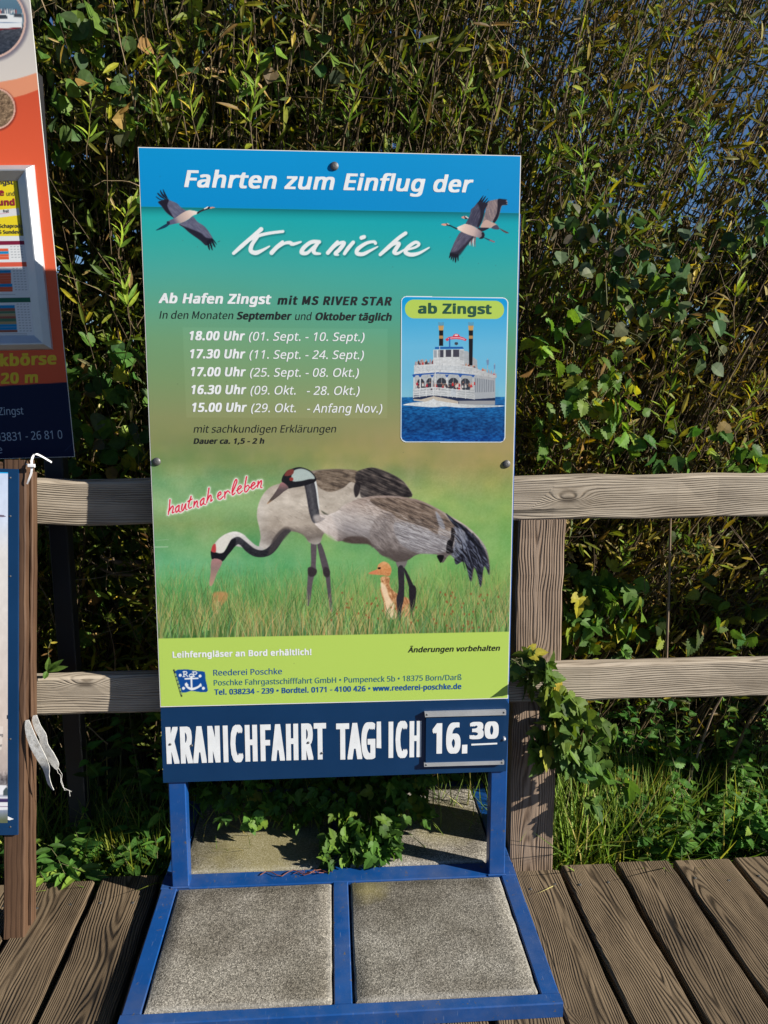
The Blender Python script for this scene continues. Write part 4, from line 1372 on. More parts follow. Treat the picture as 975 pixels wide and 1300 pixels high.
def slab(cx, cy, z, moss, label):
    hw, r = .2475, .006
    n = 12
    g = np.linspace(-hw, hw, n)
    g = np.concatenate([[-hw-r, -hw-r*.35], g, [hw+r*.35, hw+r]])
    g = g*(.2475/(hw+r))
    N = len(g)
    v, w_ = [], []
    rs = np.random.default_rng(int(cx*100+cy*10)+50)
    for j in range(N):
        for i in range(N):
            e = max(0 if 2 <= i < N-2 else (1 if i in (1, N-2) else 3), 0 if 2 <= j < N-2 else (1 if j in (1, N-2) else 3))
            zz = z - {0: 0, 1: .0018, 3: .007}[e] + rs.normal(0, .0004)
            v.append((cx+g[i]+rs.normal(0, .0006), cy+g[j]+rs.normal(0, .0006), zz))
            dd = math.hypot(g[i]-moss[0], g[j]-moss[1])
            w_.append((g[i], g[j], max(0, 1.15-dd/moss[2])))
    f = [(j*N+i, j*N+i+1, (j+1)*N+i+1, (j+1)*N+i) for j in range(N-1) for i in range(N-1)]
    ring = [i for i in range(N)] + [j*N+N-1 for j in range(1, N)] + [(N-1)*N+i for i in range(N-2, -1, -1)] + [j*N for j in range(N-2, 0, -1)]
    b = len(v)
    for i in ring:
        v.append((v[i][0], v[i][1], .0065)); w_.append((0, 0, 0))
    k = len(ring)
    f += [(ring[i], b+i, b+(i+1) % k, ring[(i+1) % k]) for i in range(k)]
    f.append(tuple(b+i for i in range(k-1, -1, -1)))
    o = mesh_obj('paving_slab', v, f, MAT['concrete'], None, (cx, cy, .0065), None, True, {'wuv': ('FLOAT_VECTOR', w_)})
    tag(o, label, 'paving slab', 'concrete slabs weighing down the sign')


slab(-.277, .2515, .0465, (9, 9, .1), 'plain grey concrete slab in front left of the blue base')
slab(.280, .2515, .0465, (-.20, .22, .16), 'grey concrete slab in front right of the base with a yellow moss corner')
slab(-.277, .829, .0485, (.0, -.1, .5), 'shaded concrete slab behind the left leg, below hanging leaves')
slab(.280, .829, .0485, (.1, .0, .3), 'shaded concrete slab behind the right leg, crossed by one thin strip of sun')


# ================================================================== BOARDS ON THE LEFT
# ---- tall orange information board behind the rail
OP0 = on_y(95, 580, .86)
OU = np.array([0, -.018, 1.0])
q1 = Plane(OP0, (1, 0, 0), OU)
ss, tt = q1.hit(38, 0)
ud = q1.a*ss + q1.u*tt
ud /= np.linalg.norm(ud)
OB = Plane(OP0, np.cross(ud, q1.n), ud)            # origin: lower right corner, u runs up the right edge
board = root('information_board', (OP0[0]-.3, .90, -.2), 'tall orange and white excursion board on a dark post at the left edge', 'notice board')
OW, OH = .72, 1.62
m = MB()
m.box(OB, -OW, 0, 0, OH, -.003, 0)
bpanel = m.build('board_panel', MAT['panel_edge'], board, OB.w(0, 0))
OC = Canvas(OB, -OW+.001, -.0015, .0015, OH-.0015, .0028, .0004)
x, y = OC.x, OC.y
OC.c[:] = grad(y, [(110, (206, 84, 56)), (205, (228, 96, 62)), (360, (232, 102, 68)), (490, (222, 92, 60))])
OC.poly([(-300, 175), (-120, 150), (0, 126), (17, 124), (32, 120), (48, 114), (60, 110), (60, -60), (-300, -60)], (226, 150, 116), .7, 1, 0)
OC.poly([(-300, 140), (-120, 122), (0, 104), (20, 100.5), (34, 96.5), (46, 92.5), (60, 88), (60, -60), (-300, -60)], lambda x, y: grad(y, [(0, (196, 192, 190)), (100, (214, 206, 200))]), .7, 1, 0)


def disc(cx, cy, r, n=40):
    return [(cx+r*math.cos(i*2*math.pi/n), cy+r*math.sin(i*2*math.pi/n)) for i in range(n)]


OC.poly(disc(-14, 28, 51), (96, 92, 110), 3.0, .75, 0)
OC.poly(disc(-15, 27, 48), (214, 180, 168), .5, 1, 0)


def lake(x, y):
    c = grad(y, [(-20, (104, 138, 160)), (12, (84, 116, 138)), (30, (100, 126, 142)), (36, (70, 74, 84)), (70, (44, 52, 66))])
    w = np.clip((y-36)/2, 0, 1)[..., None]
    return c + (fbm(x/3.4, y/1.4, 77)-.5)[..., None]*np.array((64, 66, 70))*w


OC.poly(disc(-15, 27, 45.4), lake, .4, 1, 0)
OC.poly([(-40, 17), (10, 17.5), (17, 19.5), (28, 17), (28, 30), (27.5, 35.5), (0, 37), (-40, 38)], (226, 230, 234), .4, 1, 0)
OC.poly([(-40, 36.3), (0, 36), (27, 34.6), (26.5, 36.2), (0, 38), (-40, 38.5)], (126, 44, 48), .3, 1, 0)
OC.poly([(-30, 18), (8, 18.5), (10, 23.5), (-30, 24)], (56, 62, 72), .3, 1, 0)
OC.poly([(17.5, 17), (27, 17.5), (27.6, 22.2), (17.5, 22)], (66, 72, 82), .3, 1, 0)
OC.line([(-30, 29.5), (28, 28.2)], .7, (120, 140, 170), .3)
for i in range(26):
    px_ = rg.uniform(-20, 22)
    OC.poly([(px_-.8, 14.5), (px_, 10.4+rg.uniform(-1, 1)), (px_+.8, 14.5), (px_+.6, 17), (px_-.6, 17)], [(170, 90, 80), (220, 220, 222), (80, 90, 110), (150, 150, 160)][rg.integers(4)], .3, 1, 0)
OC.poly(disc(-6.6, 139, 28), (110, 44, 36), 1.6, .7, 0)
OC.poly(disc(-7, 138, 26.6), (222, 178, 162), .4, 1, 0)
OC.poly(disc(-7, 138, 24.6), lambda x, y: np.array((128, 106, 84)) + (fbm(x/2.0, y/1.6, 90)-.5)[..., None]*np.array((150, 134, 112)), .4, 1, 0)
OC.poly([(-300, 504), (0, 490), (90, 485), (130, 483), (130, 640), (-300, 640)], (8, 26, 62), .5, 1, 0)
OC.line([(83, 572), (95, 560)], .7, (60, 76, 110), .4, .7)
OC.mesh('printed_board', MAT['print'], bpanel, None, .9)


def oline(nm, txt, xl, xr, y, cap, mat, bold=0.0, it=0.0, yr=None, d=.0009, pl=None, par=None):
    mb = MB()
    letters(mb, pl or OB, txt, xl, xr, y, cap, 0, bold, it, d, None, yr)
    return mb.build(nm, MAT[mat], par or bpanel, (pl or OB).w(*(pl or OB).hit(xl, y)))


oline('title_lettering', 'ukbörse', -13.5, 72.6, 465.8, 15.4, 'yellow', .045, .1, 462.4)
oline('distance_lettering', '20 m', 1.2, 49, 487.4, 13.8, 'yellow', .045, .1, 485.6)
oline('place_lettering', 'Zingst', -1, 30.2, 527, 9.6, 'stitle', 0, 0, 526)
oline('number_lettering', '03831 - 26 81 0', -4.5, 79.6, 560.2, 10.6, 'stitle', 0, 0, 556.6)
oline('web_lettering', 'e', -2.6, 3.4, 575.4, 9.5, 'stitle', 0, 0, 575.2)

# snap frame with the timetable
s_r, t_b = OB.hit(67.6, 444)
_, t_t = OB.hit(43.5, 209.5)
s_l = -OW+.06
FD = .021


def frame_strip(mb, p0, p1, p2, p3):
    mb.add([p0, p1, p2, p3], [(0, 1, 2, 3)])


def rect(s0, s1, t0, t1, d):
    return [OB.w(s0, t0, d), OB.w(s1, t0, d), OB.w(s1, t1, d), OB.w(s0, t1, d)]


fr2 = MB()
loops = [rect(s_l, s_r, t_b, t_t, .0006), rect(s_l+.003, s_r-.003, t_b+.003, t_t-.003, .008), rect(s_l+.020, s_r-.020, t_b+.018, t_t-.016, FD),
         rect(s_l+.024, s_r-.024, t_b+.022, t_t-.020, FD), rect(s_l+.054, s_r-.054, t_b+.046, t_t-.046, .0042), rect(s_l+.055, s_r-.055, t_b+.047, t_t-.047, .002)]
vv = [p for l in loops for p in l]
ff = []
for i in range(len(loops)-1):
    for j in range(4):
        ff.append((i*4+j, i*4+(j+1) % 4, (i+1)*4+(j+1) % 4, (i+1)*4+j))
fr2.add(vv, ff)
snap = fr2.build('snap_frame', MAT['alu'], board, OB.w((s_l+s_r)/2, t_b))
PC = Canvas(OB, s_l+.05, s_r-.05, t_b+.042, t_t-.042, .0016, .0030)
PC.c[:] = (226, 230, 234)
PC.poly([(-300, 200), (60, 200), (60, 299), (-300, 303)], (122, 118, 42), .3, 1, 0)
PC.poly([(-300, 200), (19.5, 200), (20, 226), (25, 262), (26, 299.5), (-300, 303)], (236, 214, 44), .4, 1, 0)
PC.poly([(23, 200), (40, 200), (40, 262), (33, 263), (28, 258), (25, 250)], (70, 50, 74), .5, 1, 2)
PC.poly([(-40, 270.5), (24, 264), (25.3, 273), (-40, 281)], (222, 222, 226), .4, 1, 0)
PC.line([(-6, 272.4), (11, 270)], .5, (206, 120, 150), .3)
rows = [(305.5, 310.5, 3, (126, 30, 60)), (332.5, 338.2, 3, (216, 92, 70)), (377.5, 383.6, 3, (40, 104, 84))]
OR_, BLU, BRN, GRN, TAN = (222, 96, 64), (20, 140, 200), (156, 92, 76), (82, 122, 96), (172, 152, 112)
rows += [(315.5, 319, 0, OR_), (319, 322.4, 0, BLU), (322.4, 329.3, 0, OR_), (343, 346.5, 0, BLU), (346.5, 360, 0, OR_), (360, 364, 0, BLU), (364, 370.2, 0, OR_),
         (387.4, 391.2, 0, BLU), (391.2, 394.8, 0, BRN), (394.8, 398, 0, GRN), (398, 401.2, 0, TAN), (401.2, 404.2, 0, BRN), (404.2, 408, 0, GRN), (408, 411.6, 0, TAN), (411.6, 418.8, 0, BLU), (418.8, 421.6, 0, BRN)]
for y0, y1, wide, c in rows:
    e = 37+(y0-310)*.1 if wide else 10.4+(y0-316)*.112
    PC.poly([(-300, y0+5), (e, y0), (e+.4, y1), (-300, y1+5)], c, .3, 1, 0)
    if not wide:
        for yy in np.arange(y0+3.4, y1-1, 3.4):
            PC.line([(-60, yy+1), (e, yy)], .35, (236, 200, 190), .25, .6)
for (y0, y1) in ((311.5, 330), (339, 371), (384.5, 422)):
    for yy in np.arange(y0+1.5, y1, 3.4):
        x0 = 12.5+(yy-316)*.112
        for k in range(4):
            xx = x0+2+k*4.3
            PC.line([(xx-.9, yy+.1), (xx+.9, yy)], .8, (120, 126, 134), .35, .7)
for yy in (373.8, 423.5, 425.6, 427.4):
    PC.line([(-40, yy+.6), (19 if yy < 400 else 34, yy)], .6, (130, 134, 142), .35, .7)
sheet = PC.mesh('timetable_sheet', MAT['print'], snap, None, .9)
SB = Plane(OB.w(0, 0, .0030), OB.a, OB.u)
for nm, txt, xl, xr, yb_, cap, mt, bo in (('heading_lettering', 'ngst', -2, 17.4, 234.2, 6.6, 'grey_print', .03), ('place_lettering', 'e', -1.6, 5.8, 248.4, 8.6, 'crimson', .05), ('word_lettering', 'und', 8.8, 18.8, 248.6, 5.6, 'grey_print', 0),
                                          ('place_lettering', 'sund', -8, 19.4, 261.0, 8.4, 'crimson', .05), ('ship_lettering', 'Schaprode"', -.4, 31.6, 289.2, 4.6, 'grey_print', .02), ('ship_lettering', 'S Sundevit"', -.6, 31.4, 296.8, 4.6, 'grey_print', .02),
                                          ('badge_lettering', 'frei!', 4.4, 11.6, 269.6, 3.4, 'grey_print', .02)):
    oline(nm, txt, xl, xr, yb_, cap, mt, bo, 0, None, .0008, SB, snap)
m = MB()
m.bar((-.955, .905, -.5), (-.945, .905, 2.6), (1, 0, 0), .062, .06, ch=.004, seg=3)
m.build('support_post', MAT['dark_post'], board, (-.95, .905, -.4))

# ---- brown poster stand leaning on the rail
EL = .128                                                      # how far it leans back per metre
EO = on_z(31.5, 1189, 0.0)
e_u = np.array([0, EL, 1.0])
e1 = Plane(EO, (1, 0, 0), e_u)
ss, tt = e1.hit(32.8, 592)
eu = e1.a*ss+e1.u*tt
eu /= np.linalg.norm(eu)
EP = Plane(EO, np.cross(eu, e1.n), eu)                        # origin: front right foot
stand = root('poster_stand', (EO[0]-.3, EO[1]+.04, 0), 'brown wooden poster stand with a blue framed poster, leaning against the fence', 'poster stand')
ET = EP.hit(31, 584)[1]
m = MB()
pa, pb = EP.w(-.032, -.008, -.036), EP.w(-.032, ET, -.036)
m.bar(pa, pb, EP.a, .064, .072, ch=.004, seg=24, jit=.0006, seed=1.3)
m.build('post', MAT['stain'], stand, pa)
m = MB()
pa, pb = EP.w(.0055, .02, -.046), EP.w(.0055, ET-.035, -.046)  # side batten with a groove between
m.bar(pa, pb, EP.a, .010, .040, ch=.003, seg=24, jit=.0005, seed=2.6)
m.build('side_batten', MAT['stain'], stand, pa)
m = MB()
pa = EP.w(-.78, 0, -.036); pb = EP.w(-.78, ET, -.036)
m.bar(pa, pb, EP.a, .064, .072, ch=.004, seg=24, jit=.0006, seed=4.3)
m.build('post', MAT['stain'], stand, pa)
m = MB()
tm = EP.hit(10, 588)[1]
m.bar(EP.w(-.745, tm-.03, -.034), EP.w(-.0665, tm-.03, -.034), EP.u, .066, .06, ch=.004, seg=12, jit=.0006, seed=6.1)
m.build('top_bar', MAT['stain'], stand, EP.w(-.4, tm, -.03))
m = MB()
s_r, t_t = EP.hit(24.6, 595.6)
_, t_b = EP.hit(25.5, 1058.3)
s_p, t_pt = EP.hit(11.8, 599.6)
_, t_pb = EP.hit(12, 1043)
m.box(EP, -.80, s_r, t_b, t_t, .001, .009)
pf = m.build('poster_frame', MAT['navy'], stand, EP.w(-.4, t_b))
EC = Canvas(EP, -.74, s_p, t_pb, t_pt, .0024, .0096)
EC.c[:] = grad(EC.y+EC.x*0, [(598, (196, 210, 236)), (660, (206, 216, 236)), (700, (216, 214, 214)), (800, (214, 206, 202)), (930, (204, 190, 182)), (980, (176, 164, 160)), (990, (96, 92, 96)), (1000, (110, 104, 106)), (1012, (170, 176, 192)), (1030, (130, 140, 160)), (1042, (96, 104, 80))]) + (fbm(EC.x/6, EC.y/9, 4)-.5)[..., None]*18
n_ = np.clip((EC.y-975)/8, 0, 1)*np.clip((1000-EC.y)/6, 0, 1)
EC.c += ((fbm(EC.x/2.2, EC.y/3, 44)-.5)*n_)[..., None]*110
EC.poly([(-60, 598), (14, 598), (14, 601), (-60, 601)], (30, 166, 230), .4, 1, 0)
EC.line([(11.4, 598), (11.2, 980), (12.4, 1042)], 1.5, (40, 160, 224), .3)
EC.poly([(-6, 654.6), (1, 653.6), (5, 654.4), (8, 656.2), (3, 656.4), (-6, 656)], (84, 60, 84), .4, 1, 0)
EC.poly([(-60, 922), (4, 922), (2, 952), (-60, 952)], (222, 212, 206), .4, .8, 0)
EC.poly([(-60, 996), (8, 997), (10, 1001), (7, 1009), (-60, 1010)], (226, 228, 234), .4, 1, 0)
EC.poly([(-60, 1012), (11, 1012), (11, 1028), (-60, 1030)], (220, 222, 230), .4, 1, 0)
EC.poly([(-60, 1014), (10.5, 1014), (10.5, 1018.5), (-60, 1019.5)], (58, 46, 92), .4, 1, 0)
EC.poly([(4, 1004), (8, 999), (10.5, 1002), (10.5, 1010), (4, 1010)], (70, 84, 90), .4, 1, 0)
EC.line([(-20, 1024.5), (11, 1024)], .8, (120, 90, 130), .3)
poster = EC.mesh('poster_sheet', MAT['print'], pf, None, .9)
EQ = Plane(EP.w(0, 0, .0096), EP.a, EP.u)
for txt, xl, xr, yb_, cap in (('l', 9.0, 10.0, 912.6, 4.6), ('og', -1, 3.9, 934.4, 3.6), ('or', -1, 3.0, 947.8, 3.6)):
    oline('small_lettering', txt, xl, xr, yb_, cap, 'grey_print', 0, 0, None, .0006, EQ, pf)
for py in (606.5, 655, 731, 937, 1048):
    s, t = EP.hit(14.6, py)
    m = MB(); m.dome(EP.w(s, t, .009), EP.n, .003, .0015, k=8)
    m.build('tack', MAT['screw'], pf, EP.w(s, t, .009))
s, t = EP.hit(13, 1037)
m = MB()
m.prism(EP, [EP.hit(*p) for p in ((11.5, 1034.6), (19, 1038), (14, 1039.4), (11.5, 1039))][::-1], .0098, .0104)
m.build('torn_corner', MAT['white'], pf, EP.w(s, t, .009))


# ---- white cable tie at the top of the post, cut straps lower down
def ribbon(mb, pts, wd, side, th=.0012):
    """flat strap along pts; side = direction of its width at each point"""
    p = smooth_poly(np.array(pts)[:, :3], 5, False)
    n = len(p)
    sd = np.array(side, float)
    if sd.ndim == 1: sd = np.tile(sd, (n, 1))
    else: sd = np.stack([np.interp(np.linspace(0, 1, n), np.linspace(0, 1, len(sd)), sd[:, i]) for i in range(3)], -1)
    tg = np.gradient(p, axis=0); tg /= np.linalg.norm(tg, axis=1)[:, None]
    sd = sd-tg*(sd*tg).sum(1)[:, None]; sd /= np.linalg.norm(sd, axis=1)[:, None]
    nr = np.cross(tg, sd)
    w = np.interp(np.linspace(0, 1, n), np.linspace(0, 1, len(wd)), wd)[:, None]/2 if np.ndim(wd) else wd/2
    v = np.stack([p-sd*w-nr*th/2, p+sd*w-nr*th/2, p+sd*w+nr*th/2, p-sd*w+nr*th/2], 1).reshape(-1, 3)
    f = [(0, 1, 2, 3)]
    for i in range(n-1):
        for j in range(4):
            f.append((i*4+j, i*4+(j+1) % 4, (i+1)*4+(j+1) % 4, (i+1)*4+j))
    f.append(((n-1)*4+3, (n-1)*4+2, (n-1)*4+1, (n-1)*4))
    mb.add(v, f)


def ep(px, py, d=.0):
    return EP.w(*EP.hit(px, py, d), d)


m = MB()
ribbon(m, [ep(34.4, 614.5, .006), ep(36.6, 609, .011), ep(39.6, 601, .012), ep(40.6, 592, .012), ep(40.3, 585, .008), ep(42.4, 578.6, .005), ep(46.6, 576.8, .0), ep(53, 579.5, -.01), ep(60, 583.6, -.02), ep(65.6, 587, -.03)], (.004, .006, .006, .0065, .0065, .006), [(1, 0, 0), (1, 0, 0), (.75, .6, .1), (.25, .9, .35), (.15, .9, .4)])
c0 = ep(40.2, 591.2, .014)
m.bar(c0-EP.a*.010, c0+EP.a*.009, EP.u, .010, .009, ch=.0015)
ribbon(m, [ep(33.2, 589.3, .004), ep(36, 589.8, .010), ep(39, 590.4, .013)], .004, EP.u)
tag(m.build('cable_tie', MAT['nylon'], None, ep(40, 592, .01)), 'white plastic cable tie looped round the top of the brown stand', 'cable tie')
for lab, body_, wds, sd in (
        ('broad white strap end hanging left, nailed to the front of the brown post', [ep(34.6, 914, .003), ep(35.6, 921, .006), ep(39, 934, .010), ep(46, 950, .016), ep(53.5, 964, .018), ep(58, 974, .012), ep(60, 984, .008), ep(63, 995, .008), ep(68, 1003, .006)], (.010, .020, .029, .033, .030, .027, .017, .015, .004), [(.9, -.1, .3), (.9, -.1, .45), (.85, -.15, .5), (.9, -.5, .2), (.8, -.5, .3)]),
        ('narrower frayed white strap on the side of the brown post, threads hanging from its tip', [ep(44.4, 908, -.02), ep(44.8, 914, -.015), ep(48.6, 925, -.008), ep(54, 934, -.004), ep(56.4, 946, 0), ep(63, 958, .002), ep(70, 970, .003), ep(72, 977, .003)], (.012, .020, .024, .026, .026, .031, .026, .004), [(.9, -.1, .4), (.9, -.1, .45), (.85, -.25, .5), (.9, -.1, .4)])):
    m = MB()
    ribbon(m, body_, wds, sd, .0016)
    if 'frayed' in lab:
        for tr in ([(71.5, 974), (73.5, 981), (77, 984), (77.4, 993), (80.5, 1000), (91, 1005)], [(74, 975), (79, 983), (78, 990), (82, 1003), (88, 1003), (89, 1011)]):
            m.tube([ep(a_, b_, .002) for a_, b_ in tr], .0008, 4)
    o_ = m.build('cut_strap', MAT['strap'], None, body_[0])
    tag(o_, lab, 'strap', 'cut straps on the brown post')


# ================================================================== VEGETATION
def leaf_template(us, hw, fold=.25):
    """a simple blade: stations us with half widths hw; the ends are single points"""
    v, f = [], []
    rows = []
    for u, h in zip(us, hw):
        if h < 1e-6:
            rows.append([len(v)]); v.append((u, 0, 0))
        else:
            rows.append([len(v), len(v)+1, len(v)+2])
            v += [(u, -h, h*fold), (u, 0, 0), (u, h, h*fold)]
    for a, b in zip(rows[:-1], rows[1:]):
        if len(a) == 1 and len(b) == 3: f += [(a[0], b[1], b[0]), (a[0], b[2], b[1])]
        elif len(a) == 3 and len(b) == 1: f += [(a[0], a[1], b[0]), (a[1], a[2], b[0])]
        elif len(a) == 3: f += [(a[0], a[1], b[1]), (a[0], b[1], b[0]), (a[1], a[2], b[2]), (a[1], b[2], b[1])]
    return np.array(v, float), np.array(f, int)


def lobed_template(half, c, fold=.18):
    """outline of one half from base to tip (u, v), mirrored, as a fan round c"""
    out = list(half) + [(u, -v) for u, v in reversed(half) if v > 1e-6]
    v = [(c, 0, 0)] + [(u, w, abs(w)*fold - .10*max(0, u-c)) for u, w in out]
    n = len(out)
    f = [(0, 1+i, 1+(i+1) % n) for i in range(n)]
    return np.array(v, float), np.array(f, int)


T_WILLOW = leaf_template([0, .22, .55, .82, 1], [0, .42, .5, .28, 0], .3)
T_GRASS = leaf_template([0, .4, .75, 1], [.5, .45, .28, 0], .3)
T_OVATE = leaf_template([0, .12, .38, .68, .9, 1], [0, .34, .5, .38, .13, 0], .22)
T_TOOTH = lobed_template([(0, 0), (.0, .16), (.08, .30), (.15, .28), (.24, .44), (.29, .37), (.40, .47), (.43, .36), (.56, .41), (.57, .29), (.70, .31), (.71, .20), (.82, .19), (.84, .10), (.93, .07), (1, 0)], .3)
T_HOP = lobed_template([(0, 0), (-.10, .10), (-.10, .26), (-.02, .36), (.06, .46), (.14, .47), (.24, .56), (.30, .52), (.42, .55), (.44, .46), (.40, .38), (.37, .25), (.42, .24), (.50, .31), (.55, .27), (.65, .27), (.70, .21), (.80, .17), (.88, .09), (1, 0)], .22)


def unit(a):
    return a/(np.linalg.norm(a, axis=-1, keepdims=True)+1e-12)


class Leaves:
    def __init__(self):
        self.v, self.f, self.c, self.n = [], [], [], 0

    def add(self, T, pos, axis, nrm, L, W, col, curl=0.2, tw=0.0, tint=.12):
        tv, tfc = T
        pos, axis = np.asarray(pos, float), unit(np.asarray(axis, float))
        N = len(pos)
        nrm = np.asarray(nrm, float)
        nrm = unit(nrm - axis*(nrm*axis).sum(1, keepdims=True))
        side = np.cross(axis, nrm)
        L = np.broadcast_to(np.asarray(L, float), (N,))
        W = np.broadcast_to(np.asarray(W, float), (N,))
        curl = np.broadcast_to(np.asarray(curl, float), (N,))
        u, vv, h = tv[:, 0], tv[:, 1], tv[:, 2]
        P = pos[:, None] + axis[:, None]*(u[None]*L[:, None])[..., None] + side[:, None]*(vv[None]*W[:, None])[..., None] \
            + nrm[:, None]*(h[None]*W[:, None] - curl[:, None]*L[:, None]*(u*u)[None])[..., None]
        col = np.broadcast_to(np.asarray(col, float), (N, 3))
        cl = fbm(pos[:, 0]*3.1+pos[:, 1]*1.7, pos[:, 2]*2.6-pos[:, 1], 5)          # leaves differ from clump to clump
        cl2 = fbm(pos[:, 0]*2.2, pos[:, 2]*2.2+pos[:, 1], 15)-.5
        col = col*(.55+.95*cl)[:, None]*np.stack([1+.7*cl2, 1+.1*cl2, 1-.4*cl2], -1)
        mid = np.where(np.abs(vv) < 1e-6, 1+tint, 1-tint*.3)
        C = col[:, None]*mid[None, :, None]*np.ones((N, len(tv), 1))
        F = tfc[None] + (np.arange(N)*len(tv))[:, None, None] + self.n
        self.v.append(P.reshape(-1, 3)); self.c.append(C.reshape(-1, 3)); self.f.append(F.reshape(-1, 3))
        self.n += N*len(tv)

    def build(self, name, parent, loc, mat=None):
        c = np.concatenate(self.c)
        c = np.concatenate([np.clip(c, 0, 1), np.ones((len(c), 1))], 1)
        return mesh_obj(name, np.concatenate(self.v), np.concatenate(self.f), mat or MAT['leaf'], parent, loc, None, False, {'Col': ('FLOAT_COLOR', c)})


class Stems:
    """many thin tubes, all with the same number of points, in one mesh"""
    def __init__(self):
        self.v, self.f, self.n = [], [], 0

    def add(self, P, R, sides=4):
        """P (N, k, 3), R (N, k)"""
        N, k, _ = P.shape
        tg = unit(np.gradient(P, axis=1))
        a = unit(np.cross(tg, np.array([.31, .9, .27])))
        b = np.cross(tg, a)
        th = np.arange(sides)*2*math.pi/sides
        ring = a[:, :, None]*np.cos(th)[None, None, :, None] + b[:, :, None]*np.sin(th)[None, None, :, None]
        V = P[:, :, None] + ring*R[:, :, None, None]
        i, j = np.meshgrid(np.arange(k-1), np.arange(sides), indexing='ij')
        j2 = (j+1) % sides
        q = np.stack([i*sides+j, i*sides+j2, (i+1)*sides+j2, (i+1)*sides+j], -1).reshape(-1, 4)
        F = q[None] + (np.arange(N)*k*sides)[:, None, None] + self.n
        self.v.append(V.reshape(-1, 3)); self.f.append(F.reshape(-1, 4))
        self.n += N*k*sides

    def build(self, name, mat, parent, loc):
        return mesh_obj(name, np.concatenate(self.v), np.concatenate(self.f), mat, parent, loc, None, True)


def rods(rg, N, xr, yr, height, slant, bow, r0=.005, k=8):
    """upright or leaning rods from the ground"""
    b = np.stack([rg.uniform(*xr, N), yr[0]+(yr[1]-yr[0])*rg.random(N)**1.3, np.full(N, -.15)], -1)
    h = rg.uniform(*height, N)
    sl = slant(b[:, 0], rg, N)
    t = np.linspace(0, 1, k)
    x = b[:, None, 0] + sl[:, None]*h[:, None]*t**1.15 + rg.normal(0, bow, N)[:, None]*np.sin(t*3.1)[None]
    y = b[:, None, 1] + rg.normal(-.03, .10, N)[:, None]*h[:, None]*t*t + rg.normal(0, bow, N)[:, None]*np.sin(t*4.2)[None]
    z = b[:, None, 2] + h[:, None]*t*(1-.12*np.abs(sl)[:, None]*t)
    P = np.stack([x, y, z], -1) + rg.normal(0, .008, (N, k, 3))
    P[..., 1] = np.maximum(P[..., 1], 1.06+.12*rg.random((N, 1)))
    R = (r0*rg.uniform(.5, 1.25, N))[:, None]*(1-.78*t)[None]
    return P, R


def along(P, rg, n, lo=.12, hi=1.0):
    """n random points on each rod, with the rod's direction there"""
    N, k, _ = P.shape
    t = np.sort(rg.uniform(lo, hi, (N, n)), 1)*(k-1)
    i = np.clip(t.astype(int), 0, k-2)
    f = (t-i)[..., None]
    r = np.arange(N)[:, None]
    A, Bp = P[r, i], P[r, i+1]
    return (A*(1-f)+Bp*f).reshape(-1, 3), unit(Bp-A).reshape(-1, 3)


def palette(rg, N, tones):
    w = np.array([t[1] for t in tones]); w = w/w.sum()
    c = np.array([t[0] for t in tones], float)[rg.choice(len(tones), N, p=w)]
    return c*rg.uniform(.72, 1.25, (N, 1))*rg.normal(1, .05, (N, 3))*np.array([1.55, 1.56, 1.12])


WILLOW = [((.07, .095, .016), 5), ((.115, .135, .02), 4), ((.17, .18, .022), 2), ((.26, .20, .02), .8), ((.042, .07, .02), 4), ((.15, .10, .045), 1.5), ((.26, .21, .13), .8), ((.09, .13, .035), 2)]
GOLDEN = [((.10, .088, .018), 4), ((.15, .115, .022), 3), ((.055, .062, .014), 4), ((.23, .17, .03), 1), ((.10, .065, .026), 3), ((.10, .13, .02), 2.2), ((.24, .19, .10), .6)]
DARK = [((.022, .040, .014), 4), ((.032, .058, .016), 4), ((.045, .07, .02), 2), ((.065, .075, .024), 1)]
BROAD = [((.035, .085, .024), 4), ((.055, .115, .028), 4), ((.085, .15, .032), 2.4), ((.14, .18, .034), 1.2), ((.22, .21, .025), .5), ((.15, .10, .05), .5)]


def willow_leaves(LV, rg, P, n, size=(.05, .095), lo=.12, tones=WILLOW, wr=(.14, .24)):
    p, d = along(P, rg, n, lo)
    N = len(p)
    out = rg.normal(0, 1, (N, 3)); out[:, 1] -= .35
    ax = d*rg.uniform(.05, .9, (N, 1)) + unit(out)*rg.uniform(.45, 1.0, (N, 1))
    ax[:, 2] -= rg.uniform(-.05, .35, N)
    nr = rg.normal(0, .9, (N, 3)) + np.array([.8, -.6, .7])
    L = size[0]*.75+(size[1]*1.15-size[0]*.75)*rg.random(N)**1.3
    p = p + unit(out)*rg.uniform(.0, .035, (N, 1))
    p[:, 1] = np.maximum(p[:, 1], 1.03)
    ax[:, 1] = np.where(p[:, 1] < 1.12, np.maximum(ax[:, 1], -.35), ax[:, 1])
    LV.add(T_WILLOW, p, ax, nr, L, L*rg.uniform(*wr, N), palette(rg, N, tones), rg.uniform(-.1, .35, N))


